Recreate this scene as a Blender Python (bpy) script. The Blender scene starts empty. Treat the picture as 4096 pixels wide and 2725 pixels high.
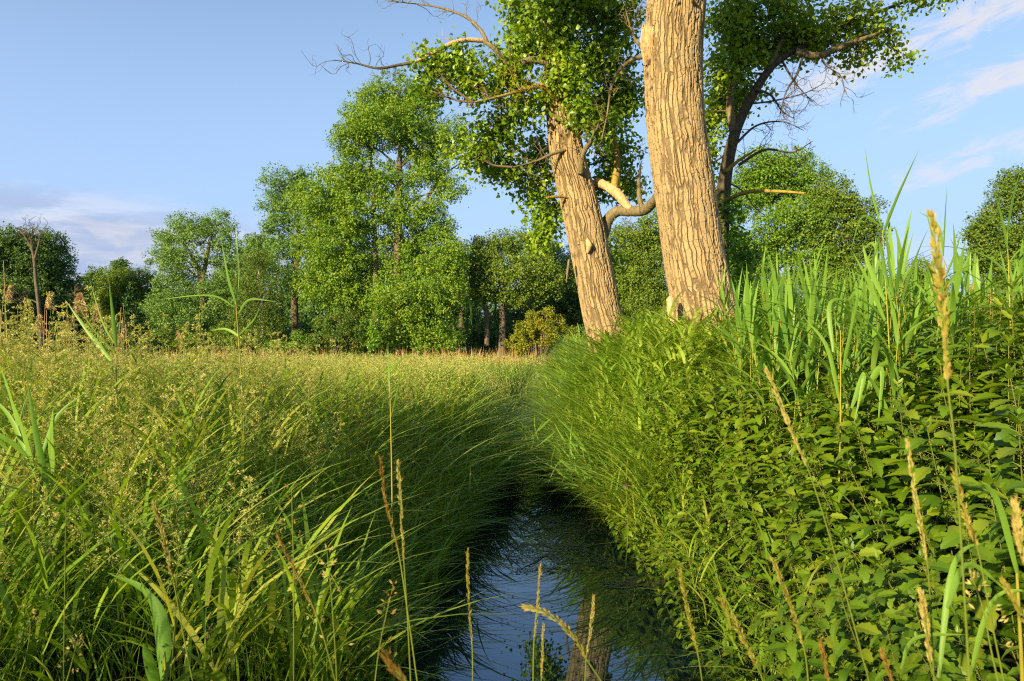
import bpy, math, random
import numpy as np
from math import radians, sin, cos, pi

rng = np.random.default_rng(7)
random.seed(7)
S = bpy.context.scene
COL = S.collection

# ------------------------------------------------------------------ camera
CAM_H = 2.0
cd = bpy.data.cameras.new("camera")
cam = bpy.data.objects.new("camera", cd)
COL.objects.link(cam)
cam.location = (0, 0, CAM_H)
cam.rotation_euler = (radians(90), 0, 0)
cd.lens = 24.0
cd.sensor_width = 36.0
cd.shift_y = 5.5 / 1024
cd.clip_start = 0.05
cd.clip_end = 3000
cd.dof.use_dof = True
cd.dof.focus_distance = 6.0
cd.dof.aperture_fstop = 9.0
S.camera = cam
S.render.engine = 'CYCLES'
S.cycles.max_bounces = 6
S.cycles.diffuse_bounces = 3
S.cycles.glossy_bounces = 2
S.cycles.transmission_bounces = 3
S.cycles.sample_clamp_indirect = 4.0
S.cycles.use_denoising = False
S.cycles.filter_width = 1.2
S.view_settings.view_transform = 'Standard'
S.view_settings.look = 'None'
S.view_settings.exposure = 1.2
S.view_settings.gamma = 1.0

SUN_EL, SUN_ROT = 18.5, 217.0          # degrees; rotation clockwise from +Y


# ------------------------------------------------------------------ node helper
class NT:
    def __init__(s, tree):
        s.t = tree
        s.n = tree.nodes
        s.l = tree.links

    def node(s, kind, **kw):
        n = s.n.new(kind)
        for k, v in kw.items():
            if k == 'inp':
                for a, b in v.items():
                    if isinstance(b, bpy.types.NodeSocket):
                        s.l.new(b, n.inputs[a])
                    else:
                        n.inputs[a].default_value = b
            else:
                setattr(n, k, v)
        return n

    def math(s, op, a, b=0.0, c=0.0, clamp=False):
        n = s.node('ShaderNodeMath', operation=op, use_clamp=clamp, inp={0: a, 1: b, 2: c})
        return n.outputs[0]

    def smooth(s, v, lo, hi):
        n = s.node('ShaderNodeMapRange', interpolation_type='SMOOTHSTEP', inp={0: v, 1: lo, 2: hi, 3: 0.0, 4: 1.0})
        return n.outputs[0]

    def noise(s, vec, scale, detail=4.0, rough=0.55, dist=0.0):
        n = s.node('ShaderNodeTexNoise', inp={'Vector': vec, 'Scale': scale, 'Detail': detail, 'Roughness': rough, 'Distortion': dist})
        return n.outputs[0]

    def ramp(s, fac, stops):
        n = s.node('ShaderNodeValToRGB', inp={0: fac})
        cr = n.color_ramp
        while len(cr.elements) < len(stops):
            cr.elements.new(0.5)
        for e, (p, c) in zip(cr.elements, stops):
            e.position = p
            e.color = (*c, 1)
        return n.outputs[0]

    def mix(s, fac, a, b):
        n = s.node('ShaderNodeMix', data_type='RGBA')
        for k, v in ((0, fac), (6, a), (7, b)):
            if isinstance(v, bpy.types.NodeSocket):
                s.l.new(v, n.inputs[k])
            else:
                n.inputs[k].default_value = v
        return n.outputs[2]


# ------------------------------------------------------------------ sky
W = bpy.data.worlds.new("World")
S.world = W
W.use_nodes = True
W.node_tree.nodes.clear()
w = NT(W.node_tree)
sky = w.node('ShaderNodeTexSky', sky_type='NISHITA', sun_disc=False, sun_elevation=radians(SUN_EL),
             sun_rotation=radians(SUN_ROT), air_density=1.0, dust_density=0.6, ozone_density=1.8)
tc = w.node('ShaderNodeTexCoord')
sep = w.node('ShaderNodeSeparateXYZ', inp={0: tc.outputs['Generated']})
az = w.math('ARCTAN2', sep.outputs[0], sep.outputs[1])
el = w.math('ARCSINE', sep.outputs[2])


def rotated(a, sx, sy, off=0.0):
    ca, sa = cos(a), sin(a)
    u = w.math('ADD', w.math('MULTIPLY', az, ca), w.math('MULTIPLY', el, sa))
    v = w.math('ADD', w.math('MULTIPLY', az, -sa), w.math('MULTIPLY', el, ca))
    return w.node('ShaderNodeCombineXYZ', inp={0: w.math('MULTIPLY', u, sx), 1: w.math('MULTIPLY', v, sy), 2: off}).outputs[0], v


# thin streaks high on the right, climbing to the right
cv, vv = rotated(radians(13), 5.0, 16.0, 1.7)
n1 = w.noise(cv, 3.0, 10, 0.70, 0.9)


def band(c, half, lo):
    b = w.math('SUBTRACT', 1.0, w.smooth(w.math('ABSOLUTE', w.math('SUBTRACT', vv, c)), 0.004, half))
    return w.math('MULTIPLY', b, w.smooth(az, lo, lo + 0.16))


bands = w.math('MAXIMUM', w.math('MAXIMUM', band(0.232, 0.050, 0.28), band(0.160, 0.045, 0.42)), w.math('MULTIPLY', w.math('MAXIMUM', band(0.292, 0.03, 0.36), band(0.085, 0.04, 0.40)), 0.8))
cR = w.math('MULTIPLY', w.smooth(w.math('ADD', n1, w.math('MULTIPLY', bands, 0.34)), 0.64, 0.92), bands)
cR = w.math('MULTIPLY', cR, 0.80)
# low bank on the left, flat layers with brighter upper rims
cv2, _ = rotated(radians(3), 3.4, 15.0, 4.2)
n2 = w.noise(cv2, 1.3, 8, 0.6, 0.5)
top = w.math('ADD', el, w.math('MULTIPLY', w.math('SUBTRACT', n2, 0.5), 0.10))
mL = w.math('MULTIPLY', w.math('SUBTRACT', 1.0, w.smooth(az, -0.42, -0.22)),
            w.math('SUBTRACT', 1.0, w.smooth(w.math('ADD', top, w.math('MULTIPLY', az, 0.10)), 0.09, 0.15)))
cL = w.math('MULTIPLY', w.smooth(n2, 0.20, 0.48), mL)
# faint layers near the horizon everywhere in front
cv3, _ = rotated(radians(-3), 2.2, 22.0, 9.1)
n3 = w.noise(cv3, 1.6, 6, 0.55, 0.4)
mH = w.math('SUBTRACT', 1.0, w.smooth(el, 0.05, 0.19))
cH = w.math('MULTIPLY', w.math('MULTIPLY', w.smooth(n3, 0.36, 0.66), mH), 0.85)
# sunlit cumulus puffs just over the trees
cv4, _ = rotated(radians(0), 8.0, 14.0, 2.6)
n4 = w.noise(cv4, 1.3, 7, 0.6, 0.3)
mP = w.math('MULTIPLY', w.math('SUBTRACT', 1.0, w.smooth(el, 0.10, 0.20)), w.math('SUBTRACT', 1.0, w.smooth(az, -0.25, -0.12)))
cP = w.math('MULTIPLY', w.smooth(n4, 0.54, 0.68), mP)
bg = w.node('ShaderNodeBackground', inp={'Color': sky.outputs[0], 'Strength': 0.095})
greyfac = w.smooth(w.noise(cv2, 2.4, 6, 0.6, 0.4), 0.42, 0.66)
ccol = w.mix(greyfac, (0.38, 0.46, 0.66, 1), (0.70, 0.71, 0.80, 1))
bgL = w.node('ShaderNodeBackground', inp={'Color': ccol, 'Strength': 0.50})
bgW = w.node('ShaderNodeBackground', inp={'Color': (0.80, 0.77, 0.80, 1), 'Strength': 0.46})
haze_c = w.node('ShaderNodeBackground', inp={'Color': (0.42, 0.61, 0.95, 1), 'Strength': 0.47})
hz = w.math('MULTIPLY', w.math('SUBTRACT', 1.0, w.smooth(el, 0.05, 0.70)), 0.90)
m0 = w.node('ShaderNodeMixShader', inp={0: hz, 1: bg.outputs[0], 2: haze_c.outputs[0]})
m1 = w.node('ShaderNodeMixShader', inp={0: w.math('MULTIPLY', cL, 0.85), 1: m0.outputs[0], 2: bgL.outputs[0]})
m2 = w.node('ShaderNodeMixShader', inp={0: w.math('MAXIMUM', w.math('MAXIMUM', cR, w.math('MULTIPLY', cH, 0.7)), w.math('MULTIPLY', cP, 0.7)), 1: m1.outputs[0], 2: bgW.outputs[0]})
w.node('ShaderNodeOutputWorld', inp={0: m2.outputs[0]})

# ------------------------------------------------------------------ sun
sd = bpy.data.lights.new("sun", 'SUN')
sd.energy = 5.0
sd.angle = radians(0.6)
sd.color = (1.0, 0.79, 0.44)
sun = bpy.data.objects.new("sun", sd)
COL.objects.link(sun)
from mathutils import Vector, Euler
to_sun = Vector((sin(radians(SUN_ROT)) * cos(radians(SUN_EL)), cos(radians(SUN_ROT)) * cos(radians(SUN_EL)), sin(radians(SUN_EL))))
sun.rotation_euler = to_sun.to_track_quat('Z', 'Y').to_euler()
sun.location = to_sun * 60


# ------------------------------------------------------------------ materials
def new_mat(name):
    m = bpy.data.materials.new(name)
    m.use_nodes = True
    m.node_tree.nodes.clear()
    return m, NT(m.node_tree)


def leaf_mat(name, stops, trans=0.35, rough=0.5, spec=0.3, sat=1.35):
    """stops: colours picked by the per-leaf attribute 'tint'"""
    m, t = new_mat(name)
    a = t.node('ShaderNodeAttribute', attribute_name='tint')
    oi = t.node('ShaderNodeObjectInfo')
    tv = t.math('ADD', a.outputs['Fac'], t.math('MULTIPLY', t.math('SUBTRACT', oi.outputs['Random'], 0.5), 0.35))
    c = t.ramp(tv, [(i / (len(stops) - 1), s) for i, s in enumerate(stops)])
    p = t.node('ShaderNodeBsdfPrincipled', inp={'Base Color': c, 'Roughness': rough, 'Specular IOR Level': spec})
    ct = t.node('ShaderNodeMix', data_type='RGBA', blend_type='MULTIPLY')
    ct.inputs[0].default_value = 1
    t.l.new(c, ct.inputs[6])
    ct.inputs[7].default_value = (1.25 * sat, 1.15 * sat, 0.45, 1)
    tr = t.node('ShaderNodeBsdfTranslucent', inp={'Color': ct.outputs[2]})
    mx = t.node('ShaderNodeMixShader', inp={0: trans, 1: p.outputs[0], 2: tr.outputs[0]})
    t.node('ShaderNodeOutputMaterial', inp={0: mx.outputs[0]})
    return m


def simple_bark(name, c1, c2, scale=9.0):
    m, t = new_mat(name)
    g = t.node('ShaderNodeTexCoord')
    mp = t.node('ShaderNodeMapping', inp={0: g.outputs['Object']})
    mp.inputs['Scale'].default_value = (1, 1, 0.25)
    n = t.noise(mp.outputs[0], scale, 6, 0.65)
    c = t.ramp(n, [(0.3, c1), (0.7, c2)])
    b = t.node('ShaderNodeBump', inp={'Height': n, 'Strength': 0.7, 'Distance': 0.05})
    p = t.node('ShaderNodeBsdfPrincipled', inp={'Base Color': c, 'Roughness': 0.9, 'Specular IOR Level': 0.1, 'Normal': b.outputs[0]})
    t.node('ShaderNodeOutputMaterial', inp={0: p.outputs[0]})
    return m


def poplar_bark():
    m, t = new_mat("poplar_bark")
    a = t.node('ShaderNodeAttribute', attribute_name='bk')
    v = a.outputs['Vector']
    n = t.node('ShaderNodeTexNoise', inp={'Vector': v, 'Scale': 2.3, 'Detail': 3.0})
    off = t.node('ShaderNodeVectorMath', operation='MULTIPLY_ADD', inp={0: n.outputs['Color'], 1: (0.10, 0.10, 0.0), 2: v})
    n2 = t.node('ShaderNodeTexNoise', inp={'Vector': v, 'Scale': 9.0, 'Detail': 2.0})
    off2 = t.node('ShaderNodeVectorMath', operation='MULTIPLY_ADD', inp={0: n2.outputs['Color'], 1: (0.035, 0.035, 0.04), 2: off.outputs[0]})
    mp = t.node('ShaderNodeMapping', inp={0: off2.outputs[0]})
    mp.inputs['Scale'].default_value = (1, 1, 0.055)
    vo = t.node('ShaderNodeTexVoronoi', feature='DISTANCE_TO_EDGE', inp={'Vector': mp.outputs[0], 'Scale': 18.5})
    ridge = t.smooth(vo.outputs['Distance'], 0.0, 0.17)
    # short cross cracks break the ridges
    mp2 = t.node('ShaderNodeMapping', inp={0: off2.outputs[0]})
    mp2.inputs['Scale'].default_value = (0.8, 0.8, 0.55)
    vo2 = t.node('ShaderNodeTexVoronoi', feature='DISTANCE_TO_EDGE', inp={'Vector': mp2.outputs[0], 'Scale': 10.0})
    crack = t.smooth(vo2.outputs['Distance'], 0.0, 0.035)
    fine = t.noise(v, 60.0, 5, 0.65)
    h = t.math('ADD', t.math('MULTIPLY', ridge, t.math('ADD', t.math('MULTIPLY', crack, 0.3), 0.7)), t.math('MULTIPLY', fine, 0.16))
    big = t.noise(v, 3.0, 4, 0.6)
    c = t.ramp(t.math('ADD', t.math('MULTIPLY', ridge, 0.6), t.math('MULTIPLY', big, 0.4)),
               [(0.10, (0.115, 0.08, 0.043)), (0.36, (0.215, 0.158, 0.088)), (0.88, (0.36, 0.268, 0.142))])
    pat = t.smooth(t.noise(v, 1.1, 5, 0.6), 0.48, 0.70)
    c = t.mix(t.math('MULTIPLY', pat, 0.28), c, (0.20, 0.185, 0.115, 1))
    spk = t.smooth(t.noise(v, 85.0, 2, 0.5), 0.66, 0.72)
    c = t.mix(t.math('MULTIPLY', spk, 0.5), c, (0.66, 0.55, 0.38, 1))
    p = t.node('ShaderNodeBsdfPrincipled', inp={'Base Color': c, 'Roughness': 0.9, 'Specular IOR Level': 0.12})
    d = t.node('ShaderNodeDisplacement', inp={'Height': h, 'Midlevel': 0.78, 'Scale': 0.028})
    t.node('ShaderNodeOutputMaterial', inp={0: p.outputs[0], 2: d.outputs[0]})
    m.displacement_method = 'BOTH'
    return m


def plain(name, col, rough=0.6, spec=0.3, var=0.0, scale=20.0):
    m, t = new_mat(name)
    g = t.node('ShaderNodeTexCoord')
    n = t.noise(g.outputs['Object'], scale, 5, 0.6)
    lo = tuple(c * (1 - var) for c in col)
    hi = tuple(min(1, c * (1 + var)) for c in col)
    c = t.ramp(n, [(0.3, lo), (0.7, hi)])
    p = t.node('ShaderNodeBsdfPrincipled', inp={'Base Color': c, 'Roughness': rough, 'Specular IOR Level': spec})
    t.node('ShaderNodeOutputMaterial', inp={0: p.outputs[0]})
    return m


def ground_mat():
    m, t = new_mat("ground_soil")
    g = t.node('ShaderNodeTexCoord')
    n = t.noise(g.outputs['Object'], 2.5, 8, 0.65)
    c = t.ramp(n, [(0.3, (0.018, 0.016, 0.008)), (0.55, (0.035, 0.045, 0.014)), (0.8, (0.06, 0.075, 0.02))])
    b = t.node('ShaderNodeBump', inp={'Height': t.noise(g.outputs['Object'], 14, 6, 0.7), 'Strength': 0.8, 'Distance': 0.08})
    p = t.node('ShaderNodeBsdfPrincipled', inp={'Base Color': c, 'Roughness': 0.95, 'Specular IOR Level': 0.1, 'Normal': b.outputs[0]})
    t.node('ShaderNodeOutputMaterial', inp={0: p.outputs[0]})
    return m


def water_mat():
    m, t = new_mat("ditch_water")
    g = t.node('ShaderNodeTexCoord')
    mp = t.node('ShaderNodeMapping', inp={0: g.outputs['Object']})
    mp.inputs['Scale'].default_value = (1.0, 2.4, 1.0)
    n = t.noise(mp.outputs[0], 5.0, 3, 0.5)
    b = t.node('ShaderNodeBump', inp={'Height': n, 'Strength': 0.0015, 'Distance': 0.02})
    p = t.node('ShaderNodeBsdfPrincipled', inp={'Base Color': (0.002, 0.010, 0.026, 1), 'Roughness': 0.012, 'IOR': 2.3, 'Specular IOR Level': 0.5, 'Specular Tint': (0.55, 0.8, 1.0, 1), 'Normal': b.outputs[0]})  # blue of the reflected sky put into the tint; index raised to brighten it
    t.node('ShaderNodeOutputMaterial', inp={0: p.outputs[0]})
    return m


M = dict(
    ground=ground_mat(), water=water_mat(), bark=poplar_bark(),
    bark_far=simple_bark("far_bark", (0.075, 0.062, 0.044), (0.17, 0.138, 0.095)),
    bark_dark=simple_bark("dark_bark", (0.05, 0.042, 0.03), (0.13, 0.105, 0.07), 22),
    bark_birch=simple_bark("birch_bark", (0.30, 0.26, 0.20), (0.60, 0.54, 0.44)),
    branch=simple_bark("branch_bark", (0.10, 0.085, 0.05), (0.27, 0.22, 0.12), 30),
    lichen=simple_bark("lichen_bark", (0.20, 0.14, 0.05), (0.42, 0.31, 0.06), 26),
    rawwood=simple_bark("bare_wood", (0.42, 0.24, 0.11), (0.68, 0.48, 0.27), 24),
    twig=plain("twig", (0.11, 0.085, 0.05), 0.9, 0.1, 0.3),
    deadtwig=plain("dead_twig", (0.10, 0.085, 0.065), 0.9, 0.1, 0.3),
    meadow=leaf_mat("meadow_blade", [(0.081, 0.183, 0.013), (0.147, 0.274, 0.018), (0.220, 0.340, 0.023), (0.366, 0.399, 0.065)], 0.38),
    meadow_far=leaf_mat("far_meadow_blade", [(0.099, 0.195, 0.024), (0.154, 0.260, 0.036), (0.209, 0.286, 0.048), (0.297, 0.325, 0.084)], 0.3),
    seed=leaf_mat("oat_seed", [(0.220, 0.276, 0.055), (0.360, 0.391, 0.099), (0.470, 0.483, 0.165), (0.500, 0.380, 0.143)], 0.30),
    bankgrass=leaf_mat("bank_blade", [(0.121, 0.232, 0.020), (0.189, 0.326, 0.028), (0.270, 0.403, 0.042), (0.351, 0.449, 0.084)], 0.36),
    reed=leaf_mat("reed_leaf", [(0.103, 0.224, 0.029), (0.161, 0.308, 0.039), (0.218, 0.378, 0.058)], 0.36, 0.45),
    reedstem=leaf_mat("reed_stem", [(0.16, 0.20, 0.02), (0.26, 0.25, 0.03), (0.32, 0.28, 0.04)], 0.1),
    dryreed=leaf_mat("dry_reed", [(0.30, 0.17, 0.07), (0.42, 0.26, 0.11), (0.52, 0.36, 0.17)], 0.2),
    plume=leaf_mat("reed_plume", [(0.30, 0.20, 0.105), (0.42, 0.295, 0.165), (0.54, 0.40, 0.24)], 0.25),
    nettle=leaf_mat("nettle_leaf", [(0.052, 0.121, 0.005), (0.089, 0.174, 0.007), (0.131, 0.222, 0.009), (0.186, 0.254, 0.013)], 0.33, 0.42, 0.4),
    nettlestem=leaf_mat("nettle_stem", [(0.10, 0.14, 0.02), (0.16, 0.18, 0.03)], 0.1),
    catkin=leaf_mat("nettle_flower", [(0.16, 0.20, 0.04), (0.26, 0.27, 0.07)], 0.2),
    poplar=leaf_mat("poplar_leaf", [(0.082, 0.183, 0.010), (0.151, 0.268, 0.013), (0.223, 0.345, 0.015), (0.346, 0.422, 0.020)], 0.34, 0.38, 0.45),
    ivy=leaf_mat("ivy_leaf", [(0.072, 0.168, 0.007), (0.108, 0.238, 0.010), (0.144, 0.280, 0.012)], 0.25, 0.35, 0.45),
    alder=leaf_mat("alder_leaf", [(0.090, 0.197, 0.017), (0.131, 0.253, 0.022), (0.179, 0.303, 0.026), (0.238, 0.338, 0.032)], 0.30),
    oak=leaf_mat("oak_leaf", [(0.087, 0.158, 0.017), (0.133, 0.212, 0.022), (0.180, 0.258, 0.026)], 0.26),
    greypop=leaf_mat("grey_poplar_leaf", [(0.108, 0.217, 0.049), (0.156, 0.277, 0.063), (0.216, 0.345, 0.084)], 0.30),
    dark=leaf_mat("dark_leaf", [(0.048, 0.115, 0.024), (0.075, 0.154, 0.030), (0.106, 0.192, 0.035)], 0.22),
    spruce=leaf_mat("spruce_needle", [(0.030, 0.083, 0.021), (0.048, 0.112, 0.027), (0.072, 0.143, 0.030)], 0.12),
    birch=leaf_mat("birch_leaf", [(0.084, 0.145, 0.023), (0.126, 0.196, 0.029), (0.168, 0.239, 0.039)], 0.3),
    yellow=leaf_mat("yellow_shrub_leaf", [(0.15, 0.19, 0.012), (0.22, 0.25, 0.015), (0.28, 0.28, 0.02), (0.25, 0.17, 0.02)], 0.3),
    brown=leaf_mat("brown_shrub_leaf", [(0.061, 0.154, 0.017), (0.112, 0.177, 0.024), (0.173, 0.139, 0.030)], 0.25),
    orange=leaf_mat("orange_ivy_leaf", [(0.20, 0.10, 0.02), (0.32, 0.12, 0.03), (0.12, 0.14, 0.02)], 0.25),
    weed=leaf_mat("duckweed", [(0.063, 0.091, 0.035), (0.098, 0.126, 0.056), (0.140, 0.161, 0.091)], 0.1, 0.5),
    spike=leaf_mat("grass_spike", [(0.20, 0.21, 0.025), (0.33, 0.30, 0.045), (0.44, 0.38, 0.10), (0.28, 0.16, 0.03)], 0.32),
    spikebrown=leaf_mat("brown_grass_spike", [(0.15, 0.115, 0.02), (0.28, 0.165, 0.033), (0.38, 0.27, 0.08)], 0.3),
    spikepale=leaf_mat("pale_grass_spike", [(0.33, 0.31, 0.08), (0.48, 0.43, 0.16), (0.34, 0.24, 0.065)], 0.3),
    grassstem=leaf_mat("grass_stem", [(0.10, 0.16, 0.02), (0.18, 0.22, 0.03)], 0.15),
    pinkflower=leaf_mat("comfrey_flower", [(0.168, 0.042, 0.114), (0.216, 0.072, 0.156)], 0.3),
)

# ------------------------------------------------------------------ mesh helpers
UP = np.array([0.0, 0.0, 1.0])


def norm(a):
    return a / np.maximum(np.linalg.norm(a, axis=-1, keepdims=True), 1e-9)


def at(X, Y, D):
    """a spot measured on the photograph (2357 px wide) at distance D -> metres"""
    k = 1024 / 2357
    return np.array([(X * k - 512) / 682.67 * D, D, CAM_H + (346 - Y * k) / 682.67 * D])


class MB:
    """collects vertices and faces (with per-face tint) for ONE mesh"""
    def __init__(s):
        s.V, s.F, s.T, s.B, s.n = [], [], [], [], 0

    def add(s, V, F, tint=0.5, bk=None):
        V = np.asarray(V, float).reshape(-1, 3)
        F = np.asarray(F, int)
        s.V.append(V)
        s.F.append(F + s.n)
        s.T.append(np.broadcast_to(np.asarray(tint, float), (len(F),)))
        s.B.append(V if bk is None else bk)
        s.n += len(V)
        return s

    def mesh(s, name, origin=(0, 0, 0), smooth=False, bk=False):
        me = bpy.data.meshes.new(name)
        V = np.concatenate(s.V) - np.asarray(origin)
        loops = np.concatenate([f.ravel() for f in s.F])
        tot = np.concatenate([np.full(len(f), f.shape[1]) for f in s.F])
        me.vertices.add(len(V))
        me.vertices.foreach_set("co", V.astype(np.float32).ravel())
        me.loops.add(len(loops))
        me.loops.foreach_set("vertex_index", loops.astype(np.int32))
        me.polygons.add(len(tot))
        st = np.concatenate([[0], np.cumsum(tot)[:-1]])
        me.polygons.foreach_set("loop_start", st.astype(np.int32))
        me.polygons.foreach_set("use_smooth", np.full(len(tot), smooth))
        a = me.attributes.new("tint", 'FLOAT', 'FACE')
        a.data.foreach_set("value", np.concatenate(s.T).astype(np.float32))
        if bk:
            b = me.attributes.new("bk", 'FLOAT_VECTOR', 'POINT')
            b.data.foreach_set("vector", np.concatenate(s.B).astype(np.float32).ravel())
        me.update(calc_edges=True)
        return me

    def build(s, name, mat, parent=None, origin=None, smooth=False, bk=False):
        if origin is None:
            origin = tuple(parent.get('_o', (0, 0, 0))) if parent else (0, 0, 0)
        me = s.mesh(name, origin, smooth, bk)
        me.materials.append(mat)
        o = bpy.data.objects.new(name, me)
        COL.objects.link(o)
        if parent:
            o.parent = parent
            o['_o'] = tuple(float(v) for v in origin)
        else:
            o.location = origin
        return o


def thing(name, label, cat, loc=(0, 0, 0), group=None):
    o = bpy.data.objects.new(name, None)
    COL.objects.link(o)
    o.location = loc
    o.empty_display_size = 0.2
    o['label'] = label
    o['category'] = cat
    if group:
        o['group'] = group
    o['_o'] = tuple(float(v) for v in loc)
    return o


def tag(o, label, cat, group=None, kind=None):
    o['label'] = label
    o['category'] = cat
    if group:
        o['group'] = group
    if kind:
        o['kind'] = kind
    return o


def leaning(tx, ty, rz):
    return (Euler((tx, ty, 0)).to_matrix() @ Euler((0, 0, rz)).to_matrix()).to_euler()


def dup(root, loc, rotz=0.0, scale=1.0, label=None, group=None, tilt=(0, 0)):
    r = root.copy()
    COL.objects.link(r)
    r.location = loc
    r.rotation_euler = leaning(tilt[0], tilt[1], rotz)
    r.scale = (scale, scale, scale)
    if label:
        r['label'] = label
    if group:
        r['group'] = group
    for ch in root.children:
        c = ch.copy()
        COL.objects.link(c)
        c.parent = r
        for g in ch.children:
            d = g.copy()
            COL.objects.link(d)
            d.parent = c
    return r


def spline(P, n):
    P = np.asarray(P, float)
    m = len(P)
    if m == 2:
        t = np.linspace(0, 1, n)[:, None]
        return P[0] * (1 - t) + P[1] * t
    Q = np.vstack([2 * P[0] - P[1], P, 2 * P[-1] - P[-2]])
    u = np.linspace(0, m - 1 - 1e-9, n)
    i = u.astype(int)
    f = (u - i)[:, None]
    p0, p1, p2, p3 = Q[i], Q[i + 1], Q[i + 2], Q[i + 3]
    return 0.5 * (2 * p1 + (p2 - p0) * f + (2 * p0 - 5 * p1 + 4 * p2 - p3) * f**2 + (3 * p1 - p0 - 3 * p2 + p3) * f**3)


def tube(mb, P, r, sides=6, n=None, tint=0.5, bark=False, rough=0.0):
    P = np.asarray(P, float)
    n = n or max(2, 3 * (len(P) - 1))
    C = spline(P, n)
    R = np.interp(np.linspace(0, 1, n), np.linspace(0, 1, len(np.atleast_1d(r))), np.atleast_1d(r))
    if rough:
        R = R * (1 + rough * rng.normal(0, 1, n))
    T = norm(np.gradient(C, axis=0))
    ref = np.array([0.0, 1.0, 0.0]) if abs(T[0][1]) < 0.85 else np.array([1.0, 0, 0])
    A = norm(np.cross(T, np.broadcast_to(ref, T.shape)))
    Bv = np.cross(T, A)
    th = np.linspace(0, 2 * pi, sides, endpoint=False)
    ring = A[:, None] * np.cos(th)[None, :, None] + Bv[:, None] * np.sin(th)[None, :, None]
    V = C[:, None] + ring * R[:, None, None]
    i = np.arange(n - 1)[:, None] * sides
    j = np.arange(sides)[None]
    k = (j + 1) % sides
    F = np.stack([i + j, i + k, i + sides + k, i + sides + j], -1).reshape(-1, 4)
    bk = None
    if bark:
        L = np.concatenate([[0], np.cumsum(np.linalg.norm(np.diff(C, axis=0), axis=1))])
        rm = R.mean()
        bk = np.stack(np.broadcast_arrays(np.cos(th)[None] * rm, np.sin(th)[None] * rm, L[:, None]), -1).reshape(-1, 3)
    mb.add(V, F, tint, bk)
    # closing caps
    c0 = len(V.reshape(-1, 3))
    mb.add(np.vstack([V[-1], C[-1][None]]), [[a, (a + 1) % sides, sides] for a in range(sides)], tint,
           None if bk is None else np.vstack([bk[-sides:], bk[-1:]]))
    return C


def scatter(mb, Vt, Ft, P, X, Y, Z, sc, tint):
    """N copies of a small template with its own axes, all in one mesh"""
    N = len(P)
    Vt = np.asarray(Vt, float)
    sc = np.broadcast_to(np.asarray(sc, float), (N,))
    V = P[:, None] + sc[:, None, None] * (Vt[None, :, 0:1] * X[:, None] + Vt[None, :, 1:2] * Y[:, None] + Vt[None, :, 2:3] * Z[:, None])
    F = (np.asarray(Ft)[None] + (np.arange(N) * len(Vt))[:, None, None]).reshape(-1, len(Ft[0]))
    mb.add(V, F, np.repeat(np.broadcast_to(tint, (N,)), len(Ft)))


KITE = (np.array([[0, 0, 0], [-.36, .45, .06], [0, 1, -.04], [.36, .45, .06]]), [[0, 3, 2, 1]])
DELT = (np.array([[0, 0, 0], [-.46, .18, .07], [-.34, .5, .06], [0, 1.05, -.06], [.34, .5, .06], [.46, .18, .07]]), [[0, 3, 2, 1], [0, 5, 4, 3]])


def frames(N, nrm, hang=0.0):
    Z = norm(nrm)
    d = rng.normal(0, 1, (N, 3)) - hang * UP * 2
    Y = norm(d - (d * Z).sum(1, keepdims=True) * Z)
    return np.cross(Y, Z), Y, Z


def blades(mb, P, H, azm, lean, bend, Wd, seg, tint, twist=0.9, fold=False, base=0.5):
    N = len(P)
    t = np.linspace(0, 1, seg + 1)
    b = lambda a: np.broadcast_to(np.asarray(a, float), (N,))
    H, azm, lean, bend, Wd = map(b, (H, azm, lean, bend, Wd))
    d = np.stack([np.cos(azm), np.sin(azm), 0 * azm], 1)
    hor = H[:, None] * (lean[:, None] * t + bend[:, None] * t**2)
    ver = H[:, None] * (t - 0.42 * bend[:, None] * t**2.6)
    C = P[:, None] + d[:, None] * hor[..., None] + UP * ver[..., None]
    tw = rng.uniform(-twist, twist, N)
    sd_ = np.stack([-np.sin(azm + tw), np.cos(azm + tw), 0 * azm], 1)
    prof = np.minimum(1, base + 2.2 * t) * np.maximum(1 - t**2.2, 0.03)
    hw = (Wd[:, None] * prof * 0.5)[..., None]
    if not fold:
        V = np.stack([C - sd_[:, None] * hw, C + sd_[:, None] * hw], 2)
        q = np.array([[2 * i, 2 * i + 1, 2 * i + 3, 2 * i + 2] for i in range(seg)])
        m = 2 * (seg + 1)
    else:
        V = np.stack([C - sd_[:, None] * hw + UP * hw * 0.45, C, C + sd_[:, None] * hw + UP * hw * 0.45], 2)
        q = np.array([[3 * i + k, 3 * i + k + 1, 3 * i + k + 4, 3 * i + k + 3] for i in range(seg) for k in (0, 1)])
        m = 3 * (seg + 1)
    F = (q[None] + (np.arange(N) * m)[:, None, None]).reshape(-1, 4)
    mb.add(V, F, np.repeat(b(tint), len(q)))
    return C[:, -1]


# ------------------------------------------------------------------ ground
def sm(x):
    x = np.clip(x, 0, 1)
    return x * x * (3 - 2 * x)


def xc(y):
    return 0.31 - 0.0 * sm((y - 8) / 8)


def hw_(y):
    return 1.0 - 0.52 * sm((y - 6.3) / 4.2)


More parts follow.
